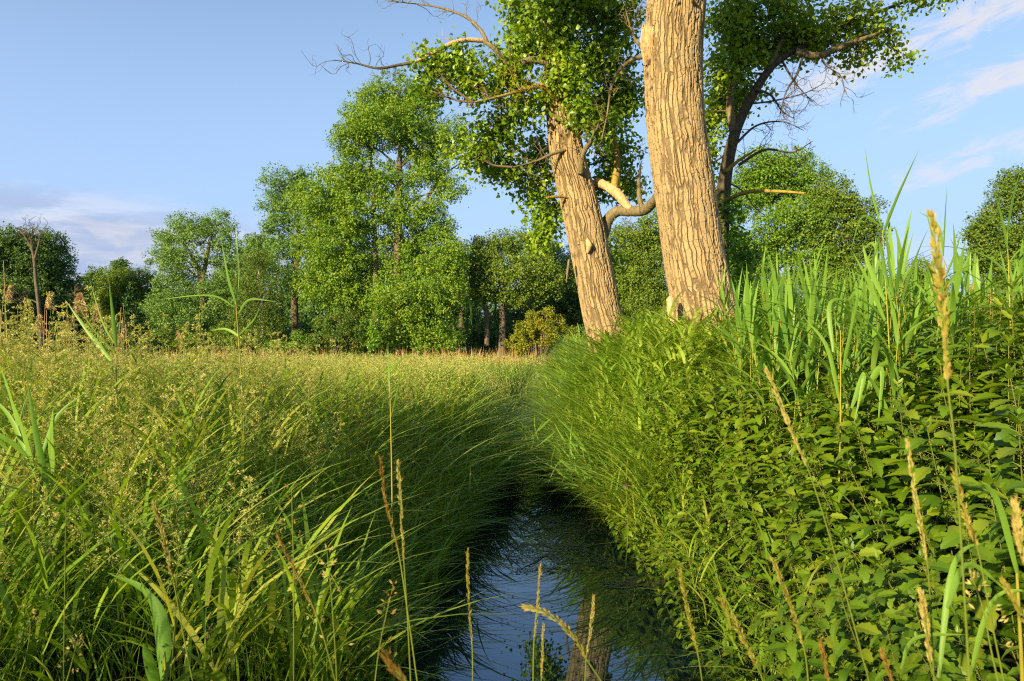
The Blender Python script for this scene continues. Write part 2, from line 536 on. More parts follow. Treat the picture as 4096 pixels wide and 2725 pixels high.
def gz(x, y):
    x = np.asarray(x, float)
    y = np.asarray(y, float)
    d = x - xc(y)
    h = hw_(y)
    und = 0.05 * np.sin(x * 0.9 + 1) * np.cos(y * 0.7) + 0.03 * np.sin(x * 2.3 + y * 1.7)
    zl = -0.08 + 0.74 * sm((-d - h) / 0.95) + und * sm((-d - h) / 2)
    mound = sm((30 - y) / 12)
    zr = -0.08 + 0.72 * sm((d - h) / 1.0) + (0.75 + 0.12 * sm((y - 8) / 2)) * mound * sm((d - h - 0.5 + 0.45 * sm((y - 7.5) / 2)) / (1.8 - 0.7 * sm((y - 7.5) / 2))) + und * sm((d - h) / 2)
    z = np.where(d < 0, zl, zr)
    z = np.where(np.abs(d) < h, -0.08 - 0.4 * sm((h - np.abs(d)) / 0.4), z)
    berm = sm((3.4 - y) / 1.0)
    z = z * (1 - berm) + np.maximum(z, 0.72) * berm
    far = sm((y - 22) / 6)
    return z * (1 - far) + (0.62 + und) * far


xs = np.concatenate([np.linspace(-260, -14, 30), np.linspace(-12, -2, 50), np.linspace(-1.8, 4.5, 106), np.linspace(4.7, 14, 50), np.linspace(16, 260, 30)])
ys = np.concatenate([np.linspace(-160, -3, 20), np.linspace(-2, 14, 130), np.linspace(14.4, 30, 40), np.linspace(32, 120, 30), np.linspace(130, 290, 12)])
GX, GY = np.meshgrid(xs, ys)
GV = np.stack([GX, GY, gz(GX, GY)], -1).reshape(-1, 3)
nx, ny = len(xs), len(ys)
a_ = (np.arange(ny - 1)[:, None] * nx + np.arange(nx - 1)[None]).ravel()
o = MB().add(GV, np.stack([a_, a_ + 1, a_ + nx + 1, a_ + nx], 1)).build("ground", M['ground'], smooth=True)
o['kind'] = 'structure'
o = MB().add([[-1.6, 2.2, 0], [2.6, 2.2, 0], [2.6, 26, 0], [-1.6, 26, 0]], [[0, 1, 2, 3]]).build("water", M['water'])
o['kind'] = 'structure'


# ------------------------------------------------------------------ crowns
def crown(mb, blobs, dens, size, sig, per=26, hang=0.0, tmpl=KITE, flat=0.65, shell=0.55, tbias=0.0, ball=False):
    """leaf clumps spread through ellipsoids; blobs: (centre, radii)"""
    centres = []
    for c, r in blobs:
        area = pi * (r[0] * r[2])
        nl = max(40, int(dens * area))
        nc = max(4, nl // per)
        dv = norm(rng.normal(0, 1, (nc, 3)))
        rad = rng.uniform(0.12, 1.0, nc)**shell
        cc = np.asarray(c) + dv * rad[:, None] * np.asarray(r)
        centres.append(cc)
        idx = np.repeat(np.arange(nc), per)
        N = len(idx)
        if ball:
            ss = rng.uniform(.55, 1.35, nc)[idx] * sig
            bv = norm(rng.normal(0, 1, (N, 3))) * (rng.uniform(0, 1, N)**.45 * ss)[:, None] * np.array([1, 1, flat])
            P = cc[idx] + bv
            out = norm(bv + .35 * norm(P - np.asarray(c)) * sig)
        else:
            P = cc[idx] + rng.normal(0, 1, (N, 3)) * sig * np.array([1, 1, flat])
            out = norm(P - np.asarray(c))
        X, Y, Z = frames(N, out * 0.55 + UP * 0.35 + rng.normal(0, 0.45 if ball else 0.7, (N, 3)), hang)
        ct = rng.uniform(0.1, 0.8, nc)[idx]
        tint = np.clip(ct + rng.normal(0, 0.16, N) + tbias, 0, 1)
        scatter(mb, *tmpl, P, X, Y, Z, rng.uniform(0.7, 1.3, N) * size, tint)
    return centres


def wb(blobs, D, jit=0.25):
    """blobs measured as (X, Y, rx, ry[, depth]) -> world ellipsoids"""
    s = D * 1024 / 2357 / 682.67
    out = []
    for b in blobs:
        X, Y, rx, ry = b[:4]
        dd = b[4] if len(b) > 4 else rng.uniform(-1, 1) * jit * rx * s * 2.2
        c = at(X, Y, D)
        c[1] += dd
        out.append((c, (rx * s, max(rx, ry) * s * 0.9, ry * s)))
    return out


def tree(name, label, D, trunks, blobs, mat, bark='bark_far', dens=260, size=0.135, sig=0.78, group=None, limb=True,
         cat='tree', extra=None, flat=0.6, hang=0.0, per=130, gz0=0.55):
    base = at(trunks[0][0][0], 800, D)
    root = thing(name, label, cat, (base[0], D, gz0), group)
    W_ = wb(blobs, D)
    fill = []
    for c, r in W_:
        near = sorted(((float(np.linalg.norm(c - c2)), k) for k, (c2, r2) in enumerate(W_)))[1:4]
        for dist, k in near[:3]:
            c2, r2 = W_[k]
            if dist < (max(r) + max(r2)) * 1.5:
                u = rng.uniform(.3, .7)
                fill.append((c * u + c2 * (1 - u) + rng.normal(0, .25, 3), tuple((np.asarray(r) + np.asarray(r2)) * .5 * rng.uniform(.5, .8))))
    for i, tr in enumerate(trunks):
        pts = [at(X, Y, D) for X, Y, *_ in tr[:-1]]
        r0, r1 = tr[-1]
        if i == 0 or pts[0][2] < gz0 + 1.2:
            pts = [np.array([pts[0][0], D, gz0 - 0.1])] + pts
        mb = MB()
        C = tube(mb, pts, [r0 * 1.25, r0, r1], 8, tint=0.5, rough=0.03)
        if limb and i == 0:
            for c, r in W_:
                k = np.argmin(np.abs(C[:, 2] - (c[2] - 0.35 * abs(c[0] - base[0]) - 0.5 * r[2])))
                p = C[k]
                mid = (p + c) / 2 + np.array([0, 0, 0.12 * np.linalg.norm(c - p)])
                tube(mb, [p, mid, c], [r0 * 0.32, r0 * 0.08], 4)
                for q in range(3):
                    e = c + norm(rng.normal(0, 1, 3)) * np.asarray(r) * 0.8
                    tube(mb, [(mid + c) / 2, (c + e) / 2 + UP * 0.1, e], [r0 * 0.12, r0 * 0.03], 3)
        mb.build("trunk", M[bark], root, smooth=True)
    mb = MB()
    crown(mb, [(c, tuple(np.asarray(r) * .95)) for c, r in W_], dens * 1.7, size, sig, per, hang, flat=flat, shell=.4, ball=True)
    crown(mb, [(c, tuple(np.asarray(r) * 1.3)) for c, r in W_], dens * .45, size, sig * .42, 24, hang, flat=1.1, shell=.12, ball=True)
    crown(mb, [(c, tuple(np.asarray(r) * 1.08)) for c, r in W_], dens * 1.3, size, sig * .5, 34, hang, flat=.9, shell=.35, ball=True)
    crown(mb, fill, dens * .55, size, sig * .7, 60, hang, flat=.8, shell=.5, ball=True)
    crown(mb, [(c, tuple(np.asarray(r) * .8)) for c, r in W_], dens * .25, size, .45, 12, hang, flat=.8, shell=.6)
    mb.build("crown", M[mat], root)
    if extra:
        nm, bl, mt, dn = extra
        mb = MB()
        crown(mb, wb(bl, D - 0.6, 0.0), dn, size * 0.9, 0.15, 20)
        mb.build(nm, M[mt], root)
    return root


tree("alder_tree", "tallest broad green tree at the meadow edge, left of the leaning trunks", 46,
     [[(917, 800), (916, 600), (917, 470), (922, 330), (932, 240), (0.27, 0.07)], [(862, 780), (864, 600), (858, 420), (848, 300), (0.15, 0.05)],
      [(960, 520), (985, 455), (1020, 405), (1060, 375), (0.10, 0.03)]],
     [(905, 212, 70, 38), (845, 250, 55, 42), (960, 248, 55, 48), (885, 300, 85, 45), (820, 330, 50, 42), (965, 330, 65, 36), (1045, 320, 32, 40),
      (790, 410, 58, 42), (880, 405, 80, 36), (985, 390, 45, 34), (1035, 440, 40, 22), (745, 470, 65, 45), (830, 490, 70, 46), (935, 490, 60, 40), (1000, 520, 40, 34),
      (770, 560, 85, 58), (880, 580, 95, 58), (985, 600, 75, 55), (755, 650, 65, 58), (850, 680, 95, 58), (960, 690, 95, 66), (1025, 650, 45, 56),
      (930, 770, 105, 42), (1005, 785, 52, 28), (1050, 590, 28, 40)], 'alder', dens=235,
     extra=("ivy", [(920, 715, 9, 26), (917, 760, 12, 26), (921, 672, 6, 24)], 'orange', 900))
tree("poplar_tree", "slender grey-green poplar with tall bare lower trunk left of the tallest tree", 51,
     [[(680, 790), (678, 650), (688, 570), (682, 490), (672, 430), (0.24, 0.06)], [(686, 590), (708, 540), (722, 480), (0.13, 0.05)]],
     [(660, 425, 48, 30), (628, 468, 34, 28), (700, 432, 38, 36), (685, 490, 52, 36), (640, 520, 32, 24), (720, 535, 42, 44), (655, 575, 42, 34),
      (636, 640, 52, 44), (735, 600, 40, 52), (700, 660, 36, 34)], 'greypop', dens=140)
tree("forked_tree", "wide forked tree with open airy crown at the left of the meadow edge", 53,
     [[(468, 790), (468, 700), (462, 640), (442, 590), (415, 550), (0.24, 0.06)], [(466, 650), (478, 580), (492, 525), (0.15, 0.05)]],
     [(385, 540, 32, 18), (430, 512, 34, 22), (500, 512, 34, 28), (460, 545, 48, 22), (372, 592, 30, 26), (428, 600, 54, 30), (512, 585, 36, 44),
      (398, 655, 50, 46), (480, 690, 54, 56), (415, 740, 64, 50), (362, 720, 34, 46), (525, 680, 44, 60), (455, 770, 70, 30)], 'greypop', dens=150)
tree("birch_tree", "thin white-stemmed birch in front of the dark wood edge", 47,
     [[(606, 790), (603, 700), (598, 645), (592, 600), (0.07, 0.03)], [(603, 730), (585, 690), (577, 650), (0.045, 0.02)]],
     [(590, 640, 34, 50), (565, 700, 34, 56), (622, 715, 34, 56), (598, 600, 24, 24), (600, 760, 44, 34)], 'birch', bark='bark_birch', dens=190, size=0.10, hang=0.8)
tree("oak_tree", "oak with brown double trunk right of the tallest green tree", 48,
     [[(1156, 800), (1157, 740), (1156, 690), (1166, 640), (0.24, 0.09)], [(1121, 795), (1120, 720), (1112, 690), (1100, 660), (0.15, 0.06)]],
     [(1118, 570, 36, 30), (1170, 556, 46, 26), (1222, 590, 44, 36), (1130, 618, 44, 34), (1195, 632, 54, 34), (1108, 662, 26, 34), (1250, 640, 42, 44),
      (1190, 685, 56, 22), (1140, 670, 30, 20), (1092, 610, 24, 30)], 'oak', dens=220)
tree("pale_birch_tree", "pale feathery tree behind the oak, left of the second leaning trunk", 66,
     [[(1240, 790), (1236, 650), (1230, 560), (0.14, 0.05)]],
     [(1225, 550, 30, 26), (1255, 570, 34, 30), (1285, 590, 34, 34), (1255, 630, 50, 40)], 'greypop', dens=120, size=0.14, hang=0.7)
tree("willow_tree", "bluish green tree behind the leaning second trunk", 58,
     [[(1325, 790), (1325, 680), (1320, 620), (0.22, 0.07)]],
     [(1320, 620, 48, 44), (1290, 690, 44, 56), (1345, 690, 60, 60), (1310, 750, 54, 40), (1380, 640, 40, 50), (1280, 640, 30, 30)], 'dark', dens=200)
tree("ash_tree", "green tree seen between the two leaning trunks", 50,
     [[(1470, 790), (1468, 650), (1460, 560), (0.22, 0.07)]],
     [(1450, 550, 56, 36), (1500, 590, 50, 44), (1420, 620, 46, 44), (1470, 650, 70, 46), (1410, 690, 50, 46), (1500, 710, 70, 50), (1520, 520, 40, 40)], 'oak', dens=260)
tree("spreading_tree", "wide bright green tree right behind the ivy stem of the leaning trees", 45,
     [[(1786, 790), (1787, 600), (1788, 430), (0.25, 0.07)]],
     [(1750, 385, 52, 36), (1828, 375, 50, 32), (1790, 430, 80, 44), (1715, 455, 44, 46), (1870, 425, 46, 36), (1805, 520, 80, 44), (1745, 585, 64, 46),
      (1850, 590, 70, 44), (1720, 660, 56, 50), (1820, 680, 85, 50), (1690, 560, 40, 50)], 'alder', dens=230)
tree("rounded_tree", "rounded green tree at right end of the bright wide tree", 43,
     [[(1950, 790), (1948, 650), (1945, 500), (0.22, 0.07)]],
     [(1925, 450, 44, 42), (1885, 495, 54, 40), (1972, 490, 40, 36), (2000, 540, 32, 38), (1935, 550, 70, 44), (1900, 620, 66, 46), (1970, 620, 54, 50),
      (1930, 690, 84, 54), (2000, 690, 30, 44)], 'oak', dens=230)
tree("large_oak_tree", "tall dark green tree cut by the right edge of the picture", 42,
     [[(2375, 790), (2372, 650), (2368, 500), (0.28, 0.08)]],
     [(2360, 415, 46, 30), (2325, 462, 42, 36), (2385, 470, 50, 40), (2268, 505, 30, 24), (2305, 540, 52, 36), (2248, 548, 26, 30), (2240, 595, 24, 22), (2370, 560, 64, 52),
      (2330, 620, 60, 46), (2300, 690, 70, 44), (2400, 650, 80, 60), (2440, 540, 60, 70), (2262, 610, 20, 20)], 'oak', dens=220)
tree("young_tree", "small rounded treetop in the gap behind the tall reeds at right", 56,
     [[(2112, 790), (2112, 690), (2114, 620), (0.14, 0.04)]],
     [(2116, 618, 26, 20), (2100, 650, 40, 26), (2140, 655, 34, 24), (2085, 690, 46, 30), (2150, 700, 50, 34)], 'oak', dens=230)
tree("left_edge_tree", "dark tree cut by the left edge of the picture behind the dead trunk", 50,
     [[(35, 790), (36, 650), (40, 560), (0.25, 0.07)]],
     [(28, 565, 40, 38), (-30, 590, 50, 60), (62, 590, 44, 50), (20, 650, 54, 56), (70, 690, 54, 60), (-10, 720, 60, 60)], 'dark', dens=260)
tree("round_headed_tree", "dark round-headed tree just right of the dead trunk at far left", 52,
     [[(118, 790), (118, 650), (114, 560), (0.22, 0.06)]],
     [(108, 560, 34, 30), (124, 605, 32, 44), (112, 670, 50, 50), (160, 680, 24, 46), (105, 740, 60, 44)], 'dark', dens=260)
tree("low_crowned_tree", "pale green low-crowned tree behind the dark spruce on the left", 59,
     [[(296, 790), (296, 700), (298, 640), (0.18, 0.05)]],
     [(275, 648, 36, 26), (318, 645, 40, 26), (255, 690, 34, 40), (330, 700, 40, 40), (296, 690, 44, 44)], 'oak', dens=240)
tree("slim_poplar_tree", "slim distant poplar top, left one of two on the skyline", 78,
     [[(215, 790), (215, 700), (216, 630), (0.2, 0.05)]],
     [(217, 632, 15, 16), (214, 660, 22, 26), (216, 700, 32, 36)], 'dark', dens=170, size=0.2)
tree("slim_poplar_tree", "slim distant poplar top, right one of two on the skyline", 80,
     [[(276, 790), (276, 700), (276, 620), (0.2, 0.05)]],
     [(278, 612, 15, 12), (270, 635, 22, 24), (276, 680, 32, 36)], 'dark', dens=170, size=0.2)
tree("background_tree", "blue-green treetop filling the gap between forked tree and slender poplar", 72,
     [[(595, 790), (595, 640), (596, 570), (0.2, 0.05)]],
     [(612, 565, 28, 24), (575, 575, 24, 26), (595, 620, 48, 40), (545, 640, 40, 40)], 'greypop', dens=170, size=0.18)
tree("background_tree", "dark tree in the wood behind the oak trunks", 62,
     [[(1060, 790), (1062, 680), (1064, 600), (0.22, 0.06)]],
     [(1070, 620, 30, 40), (1060, 680, 50, 50), (1270, 690, 50, 44), (1220, 720, 50, 30)], 'dark', dens=200, size=0.17)

# shrubs at the meadow edge
def shrub(name, label, D, blobs, mat, dens=330, size=0.12, sig=0.2):
    b0 = blobs[0]
    base = at(b0[0], 815, D)
    root = thing(name, label, 'shrub', (base[0], D, 0.55))
    W_ = wb(blobs, D)
    mb = MB()
    for c, r in W_:
        for q in range(4):
            e = c + norm(rng.normal(0, 1, 3)) * np.asarray(r) * 0.7
            tube(mb, [np.array([base[0] + rng.normal(0, .2), D, 0.45]), (np.array([base[0], D, 0.55]) + e) / 2 + UP * 0.2, e], [0.04, 0.01], 4)
    mb.build("stem", M['bark_far'], root)
    mb = MB()
    crown(mb, W_, dens * 1.6, size, sig * 2.2, per=70, ball=True, shell=.4)
    mb.build("foliage", M[mat], root)


shrub("yellow_shrub", "yellow-green sunlit bush left of the second leaning trunk", 37,
      [(1240, 775, 52, 40), (1215, 750, 30, 24), (1250, 735, 28, 22), (1278, 755, 30, 26), (1195, 795, 30, 24), (1300, 775, 30, 30), (1262, 720, 8, 14), (1222, 728, 7, 12), (1290, 738, 7, 14)], 'yellow', 800, 0.10, 0.14)
shrub("ivy_covered_stump", "narrow bright green ivy column at the foot of the tallest tree", 43,
      [(866, 795, 19, 24), (866, 765, 18, 22), (862, 740, 12, 18), (870, 715, 8, 16)], 'ivy', 650, 0.12, 0.12)
shrub("brown_shrub", "brownish green bush left of the ivy column", 44,
      [(770, 765, 64, 40), (806, 790, 44, 32), (730, 790, 44, 30), (790, 735, 40, 26)], 'brown', 360)
shrub("low_shrub", "low green bush at the foot of the slender poplar", 46,
      [(705, 800, 36, 26), (690, 785, 24, 22), (640, 800, 40, 22)], 'alder', 340)
shrub("low_shrub", "rounded green bush under the forked tree", 49,
      [(430, 785, 60, 34), (380, 795, 44, 26), (500, 790, 54, 34), (550, 775, 44, 44)], 'oak', 330)
shrub("low_shrub", "dark low bush at the foot of the dead trunk on the left", 48,
      [(40, 780, 60, 44), (130, 790, 50, 34), (-20, 780, 50, 50)], 'dark', 300)
shrub("low_shrub", "leafy low bush right of the tall reeds under the right edge tree", 40,
      [(2240, 720, 70, 40), (2330, 730, 70, 44), (2180, 740, 50, 34), (2080, 740, 60, 34)], 'oak', 320)
shrub("low_shrub", "low bush behind the second leaning trunk foot", 45,
      [(1350, 780, 60, 34), (1430, 770, 60, 40), (1500, 760, 60, 44)], 'dark', 300)


def spruce(label, X, Ytop, D, halfw):
    top = at(X, Ytop, D)
    base = np.array([top[0], D, 0.55])
    H = top[2] - base[2]
    root = thing("spruce_tree", label, 'tree', base)
    mb = MB()
    tube(mb, [base, top], [0.16, 0.02], 7)
    cr = MB()
    s = D * 1024 / 2357 / 682.67
    for z in np.arange(0.3, H, 0.34):
        R = halfw * s * (1 - z / H)**0.85 + 0.1
        for k in range(9):
            a = rng.uniform(0, 2 * pi)
            r = R * rng.uniform(0.75, 1.12)
            p0 = base + UP * (z + rng.uniform(-.1, .1))
            e = p0 + np.array([cos(a) * r, sin(a) * r, -0.22 * r])
            tube(mb, [p0, (p0 + e) / 2 - UP * 0.05 * r, e], [0.02, 0.008], 3)
            n = int(26 + 44 * r)
            t = rng.uniform(0.1, 1, n)[:, None]
            P = p0 + (e - p0) * t + rng.normal(0, 1, (n, 3)) * np.array([.1, .1, .05]) * (0.6 + r * 0.4)
            X_, Y_, Z_ = frames(n, UP + rng.normal(0, .6, (n, 3)), 0.5)
            scatter(cr, *KITE, P, X_, Y_, Z_, rng.uniform(.1, .2, n), np.clip(rng.normal(.45, .2, n), 0, 1))
    mb.build("trunk", M['bark_dark'], root)
    cr.build("crown", M['spruce'], root)


spruce("dark spruce standing before the pale low-crowned tree", 304, 652, 47, 52)
spruce("dark spruce beside the dead trunk at far left", 142, 668, 49, 46)
spruce("narrow dark spruce between dead trunk and rust-coloured stem", 190, 690, 52, 34)


for k, (x, y, h) in enumerate(((-56, 20, 19), (-63, 13, 18), (-50, 27, 16), (-70, 24, 20))):
    root = thing("oak_tree", "tall tree standing beyond the left picture edge, number " + ("one", "two", "three", "four")[k] + " of the shading row", 'tree', (x, y, .6))
    mb, cr = MB(), MB()
    C = tube(mb, [(x, y, .5), (x + .3, y, h * .5), (x, y + .3, h * .92)], [.35, .08], 8)
    mb.build("trunk", M['bark_far'], root, smooth=True)
    bl = []
    for q in range(26):
        z = rng.uniform(.18, .95) * h
        R_ = (3.6 * (1 - ((z / h - .5) / .55)**2) + .6)
        a = rng.uniform(0, 2 * pi)
        bl.append((np.array([x + cos(a) * R_ * .6, y + sin(a) * R_ * .6, z]), (2.0, 2.0, 1.5)))
    crown(cr, bl, 60, .32, .9, per=60, ball=True, shell=.4)
    cr.build("crown", M['oak'], root)


# bare trees with twigs
def twigs(mb, C, n, length, r, up=0.3, depth=1, spread=0.8, start=0.2):
    """bare side twigs along a centreline"""
    m = len(C)
    for i in range(n):
        k = int(rng.uniform(start, 0.98) * (m - 1))
        T = norm(C[min(k + 1, m - 1)] - C[max(k - 1, 0)])
        d = norm(T * 0.5 + rng.normal(0, spread, 3) + UP * up)
        L = length * rng.uniform(0.4, 1.1)
        side = norm(np.cross(d, rng.normal(0, 1, 3)))
        P = [C[k], C[k] + d * L * .35 + side * L * .06, C[k] + d * L * .7 - side * L * .05 + UP * L * .06, C[k] + norm(d + side * .35 + UP * .2) * L]
        D_ = tube(mb, P, [r, r * .4], 4, 8)
        if depth > 1:
            twigs(mb, D_, 4, L * 0.45, r * .5, up, depth - 1, spread, .3)


def bare_tree(name, label, D, lines, mat, nt, tl, tr):
    base = np.array([at(lines[0][0][0], 800, D)[0], D, 0.5])
    root = thing(name, label, 'tree', base)
    for i, ln in enumerate(lines):
        r0, r1 = ln[-1]
        pts = [at(X, Y, D) for X, Y in ln[:-1]]
        if i == 0:
            pts = [base] + pts
        mb = MB()
        C = tube(mb, pts, [r0, r1], 7, 20, rough=.04)
        twigs(mb, C, nt, tl, tr, 0.4, 2, .7, .45)
        mb.build("trunk" if i == 0 else "limb", M[mat], root, smooth=True)


bare_tree("dead_tree", "leafless dead tree with curved bare top at far left", 44,
          [[(95, 790), (91, 720), (82, 640), (77, 585), (58, 545), (42, 527), (0.17, 0.04)], [(79, 600), (88, 565), (96, 532), (0.08, 0.025)],
           [(78, 590), (72, 560), (75, 535), (0.06, 0.02)], [(90, 700), (70, 690), (45, 697), (0.05, 0.02)]], 'bark_far', 9, 1.1, 0.022)
bare_tree("dead_spruce", "thin rust-coloured dead stem between spruces on the left", 47,
          [[(171, 790), (172, 720), (173, 655), (0.07, 0.02)]], 'bark_far', 40, 0.8, 0.016)

# far wood: one mass nobody could count
mb = MB()
for X0, X1, D, Yt in ((-700, 1700, 84, 690), (-700, 1500, 70, 735), (1650, 3200, 84, 706), (1550, 3200, 66, 735), (250, 1500, 60, 775)):
    s = D * 1024 / 2357 / 682.67
    bl = []
    for X in np.arange(X0, X1, 46):
        ht = Yt + rng.uniform(-22, 16)
        for Y in np.arange(ht, 800, 34):
            bl.append((X + rng.uniform(-20, 20), Y, 34, 26))
    crown(mb, wb(bl, D), 90, 0.34, 0.5, per=20, shell=.45)
    # trunks
    for X in np.arange(X0, X1, 34):
        x = at(X + rng.uniform(-15, 15), 700, D + rng.uniform(-3, 3))
        tube(mb, [[x[0], x[1], .4], [x[0] + rng.normal(0, .3), x[1], 6]], [.16, .1], 5, 3, tint=0.0)
o = tag(mb.build("distant_wood", M['dark']), "dark distant wood closing the meadow behind the nearer trees", "wood", kind='stuff')

# ------------------------------------------------------------------ the three near poplars
def near_trunk(root, pts, radii, D, name="trunk", mat='bark', sides=220, n=560):
    mb = MB()
    C = tube(mb, pts, radii, sides, n, bark=True)
    mb.build(name, M[mat], root, smooth=True, bk=True)
    return C


def limb(root, name, pts, r, mat='branch', sides=9, tw=0, tl=0.5, tr=0.006, depth=2, up=.2, label=None):
    mb = MB()
    C = tube(mb, pts, r, sides, 10 * len(pts), rough=.05)
    if tw:
        twigs(mb, C, tw, tl, tr, up, depth, .7, .25)
    o = mb.build(name, M[mat], root, smooth=True)
    if label:
        o['label'] = label
    return C


def leafy(root, blobs, D, anchors, dens=1900, size=0.077, sig=0.15, name="crown", mat='poplar', tw=True, jit=0.5, flat=.8, tbias=0.0):
    W_ = wb(blobs, D, jit)
    mb = MB()
    cs = crown(mb, W_, dens, size, sig, per=22, hang=0.55, tmpl=DELT, flat=flat, shell=.6, tbias=tbias)
    cr = mb.build(name, M[mat], root)
    if tw:
        A = np.concatenate(anchors)
        mb = MB()
        for (c, r), cc in zip(W_, cs):
            p = A[np.argmin(((A - c)**2).sum(1) + 0.6 * np.maximum(0, A[:, 2] - c[2]))]
            mid = (p + c) / 2 + rng.normal(0, .08, 3)
            B = tube(mb, [p, mid, np.asarray(c)], [.022, .010], 5, 10)
            for q in cc:
                s_ = B[rng.integers(4, 10)]
                m_ = (s_ + q) / 2 + rng.normal(0, .05, 3)
                tube(mb, [s_, m_, q], [.007, .003], 3, 5)
        mb.build("branchwork", M['twig'], root, smooth=True)


A1 = lambda L, D: [at(X, Y, D + (rest[0] if rest else 0)) for X, Y, *rest in L]
# --- first (nearest, thickest)
D1 = 10.0
root1 = thing("leaning_poplar", "thick leaning poplar trunk with deep furrowed bark, nearest of the trees", 'tree', (at(1645, 800, D1)[0], D1, 1.25), "leaning poplars on the ditch bank")
C1 = near_trunk(root1, [np.array([at(1672, 800, D1)[0], D1, 0.9])] + A1([(1648, 800), (1628, 740), (1610, 660), (1595, 580), (1577, 450), (1557, 300), (1549, 150), (1557, 0), (1570, -150), (1575, -320), (1560, -520), (1550, -700)], D1),
                [.62, .50, .455, .44, .43, .425, .415, .415, .42, .40, .36, .30, .22], D1)
limb(root1, "broken_stub", A1([(1548, 745, -.42), (1545, 715, -.46), (1543, 688, -.46), (1541, 682, -.46)], D1), [.045, .06, .055, .03], 'rawwood', 8, label="pale broken stub at the trunk foot")
mbk = MB()
for q in range(26):
    x = rng.uniform(1478, 1502)
    tube(mbk, A1([(x + rng.uniform(-4, 8), 150 - rng.uniform(0, 25), -.12), (x, 100, -.22), (x - rng.uniform(-8, 5), 52 + rng.uniform(0, 35), -.2)], D1), [.02, .03, .004], 5, 6)
mbk.build("knot", M['rawwood'], root1)['label'] = "splintered pale wood where a branch tore off"
B1 = limb(root1, "branch", A1([(1480, 130), (1450, 140), (1418, 172), (1404, 215), (1398, 260), (1385, 320)], D1 - .1), [.035, .02, .008], 'branch', 7, 12, .5, .006)
B1b = limb(root1, "branch", A1([(1483, 118), (1462, 90), (1450, 60), (1440, 20)], D1), [.03, .008], 'branch', 6, 8, .5, .006)
for Yy, Xx, e in ((-180, 1570, (1350, -330)), (-300, 1575, (1820, -420)), (-430, 1560, (1330, -560)), (-560, 1555, (1720, -700))):
    limb(root1, "limb", A1([(Xx, Yy), ((Xx + e[0]) / 2, (Yy + e[1]) / 2 - 20, -.6), (*e, -1.2)], D1), [.16, .05], 'branch', 8)
leafy(root1, [(1380, -330, 190, 110, -1.0), (1560, -520, 220, 130, .5), (1790, -420, 180, 120, -.5), (1400, -580, 180, 110, .8), (1650, -720, 220, 120, 0), (1250, -420, 130, 90, -1.6)],
      D1, [C1], dens=420, size=.085, sig=.26, tw=False)

limb(root1, "limb", [(2.35, 10, 8.2), (1.2, 8.6, 8.1), (.2, 7.9, 8.2), (-.9, 7.3, 7.7)], [.15, .1, .03], 'branch', 8)  # unseen limb, added to carry the leaf clumps that shade the third tree
mb = MB()  # unseen leaf clumps added to shade the third tree; gap keeps this trunk lit
crown(mb, [((-1.1, 7.4, 7.6), (.5, .8, 1.1)), ((2.2, 7.4, 7.6), (.6, .8, 1.1)), ((3.2, 7.7, 7.8), (.8, .7, 1.0)), ((-1.2, 8.2, 9.2), (1.0, .9, .8)), ((1.6, 8.4, 9.8), (1.2, 1., .8))],
      620, .10, .22, per=22, hang=.5, tmpl=DELT, flat=.8)
mb.build("crown", M['poplar'], root1)

# --- second
D2 = 12.5
root2 = thing("leaning_poplar", "slimmer leaning poplar trunk left of the thickest one, with dead limb and leafy crown", 'tree', (at(1400, 800, D2)[0], D2, 1.2), "leaning poplars on the ditch bank")
C2 = near_trunk(root2, [np.array([at(1418, 830, D2)[0], D2, .9])] + A1([(1402, 790), (1385, 720), (1368, 630), (1348, 532), (1326, 440), (1306, 357), (1293, 260), (1282, 170), (1276, 80), (1270, -40), (1262, -180), (1250, -360)], D2),
                [.40, .375, .35, .345, .345, .33, .31, .28, .24, .21, .19, .17, .12], D2, sides=180, n=460)
limb(root2, "limb", A1([(1386, 545, .1), (1398, 508, .1), (1420, 487, 0), (1450, 486, -.2), (1482, 484, -.5), (1503, 466, -.8), (1520, 440, -1.1)], D2), [.12, .105, .095, .095, .09, .085, .07], 'branch', 12, 5, .5, .008)
limb(root2, "limb_shoot", A1([(1478, 480, -.5), (1472, 455, -.5), (1470, 425, -.5), (1474, 380, -.5)], D2), [.055, .04, .02], 'branch', 8, 6, .4, .006)
limb(root2, "broken_branch", A1([(1370, 417, .1), (1395, 428, 0), (1420, 445, -.1), (1440, 470, -.2), (1463, 494, -.3)], D2), [.075, .085, .095, .075, .02], 'rawwood', 9, label="snapped branch hanging with bare pale wood")
limb(root2, "lichen_branch", A1([(1412, 438, -.05), (1418, 405, 0), (1421, 370, 0), (1416, 335, .1), (1405, 290, .2)], D2), [.075, .07, .06, .055, .04], 'lichen', 9, 6, .4, .006, label="upright branch with yellow lichen")
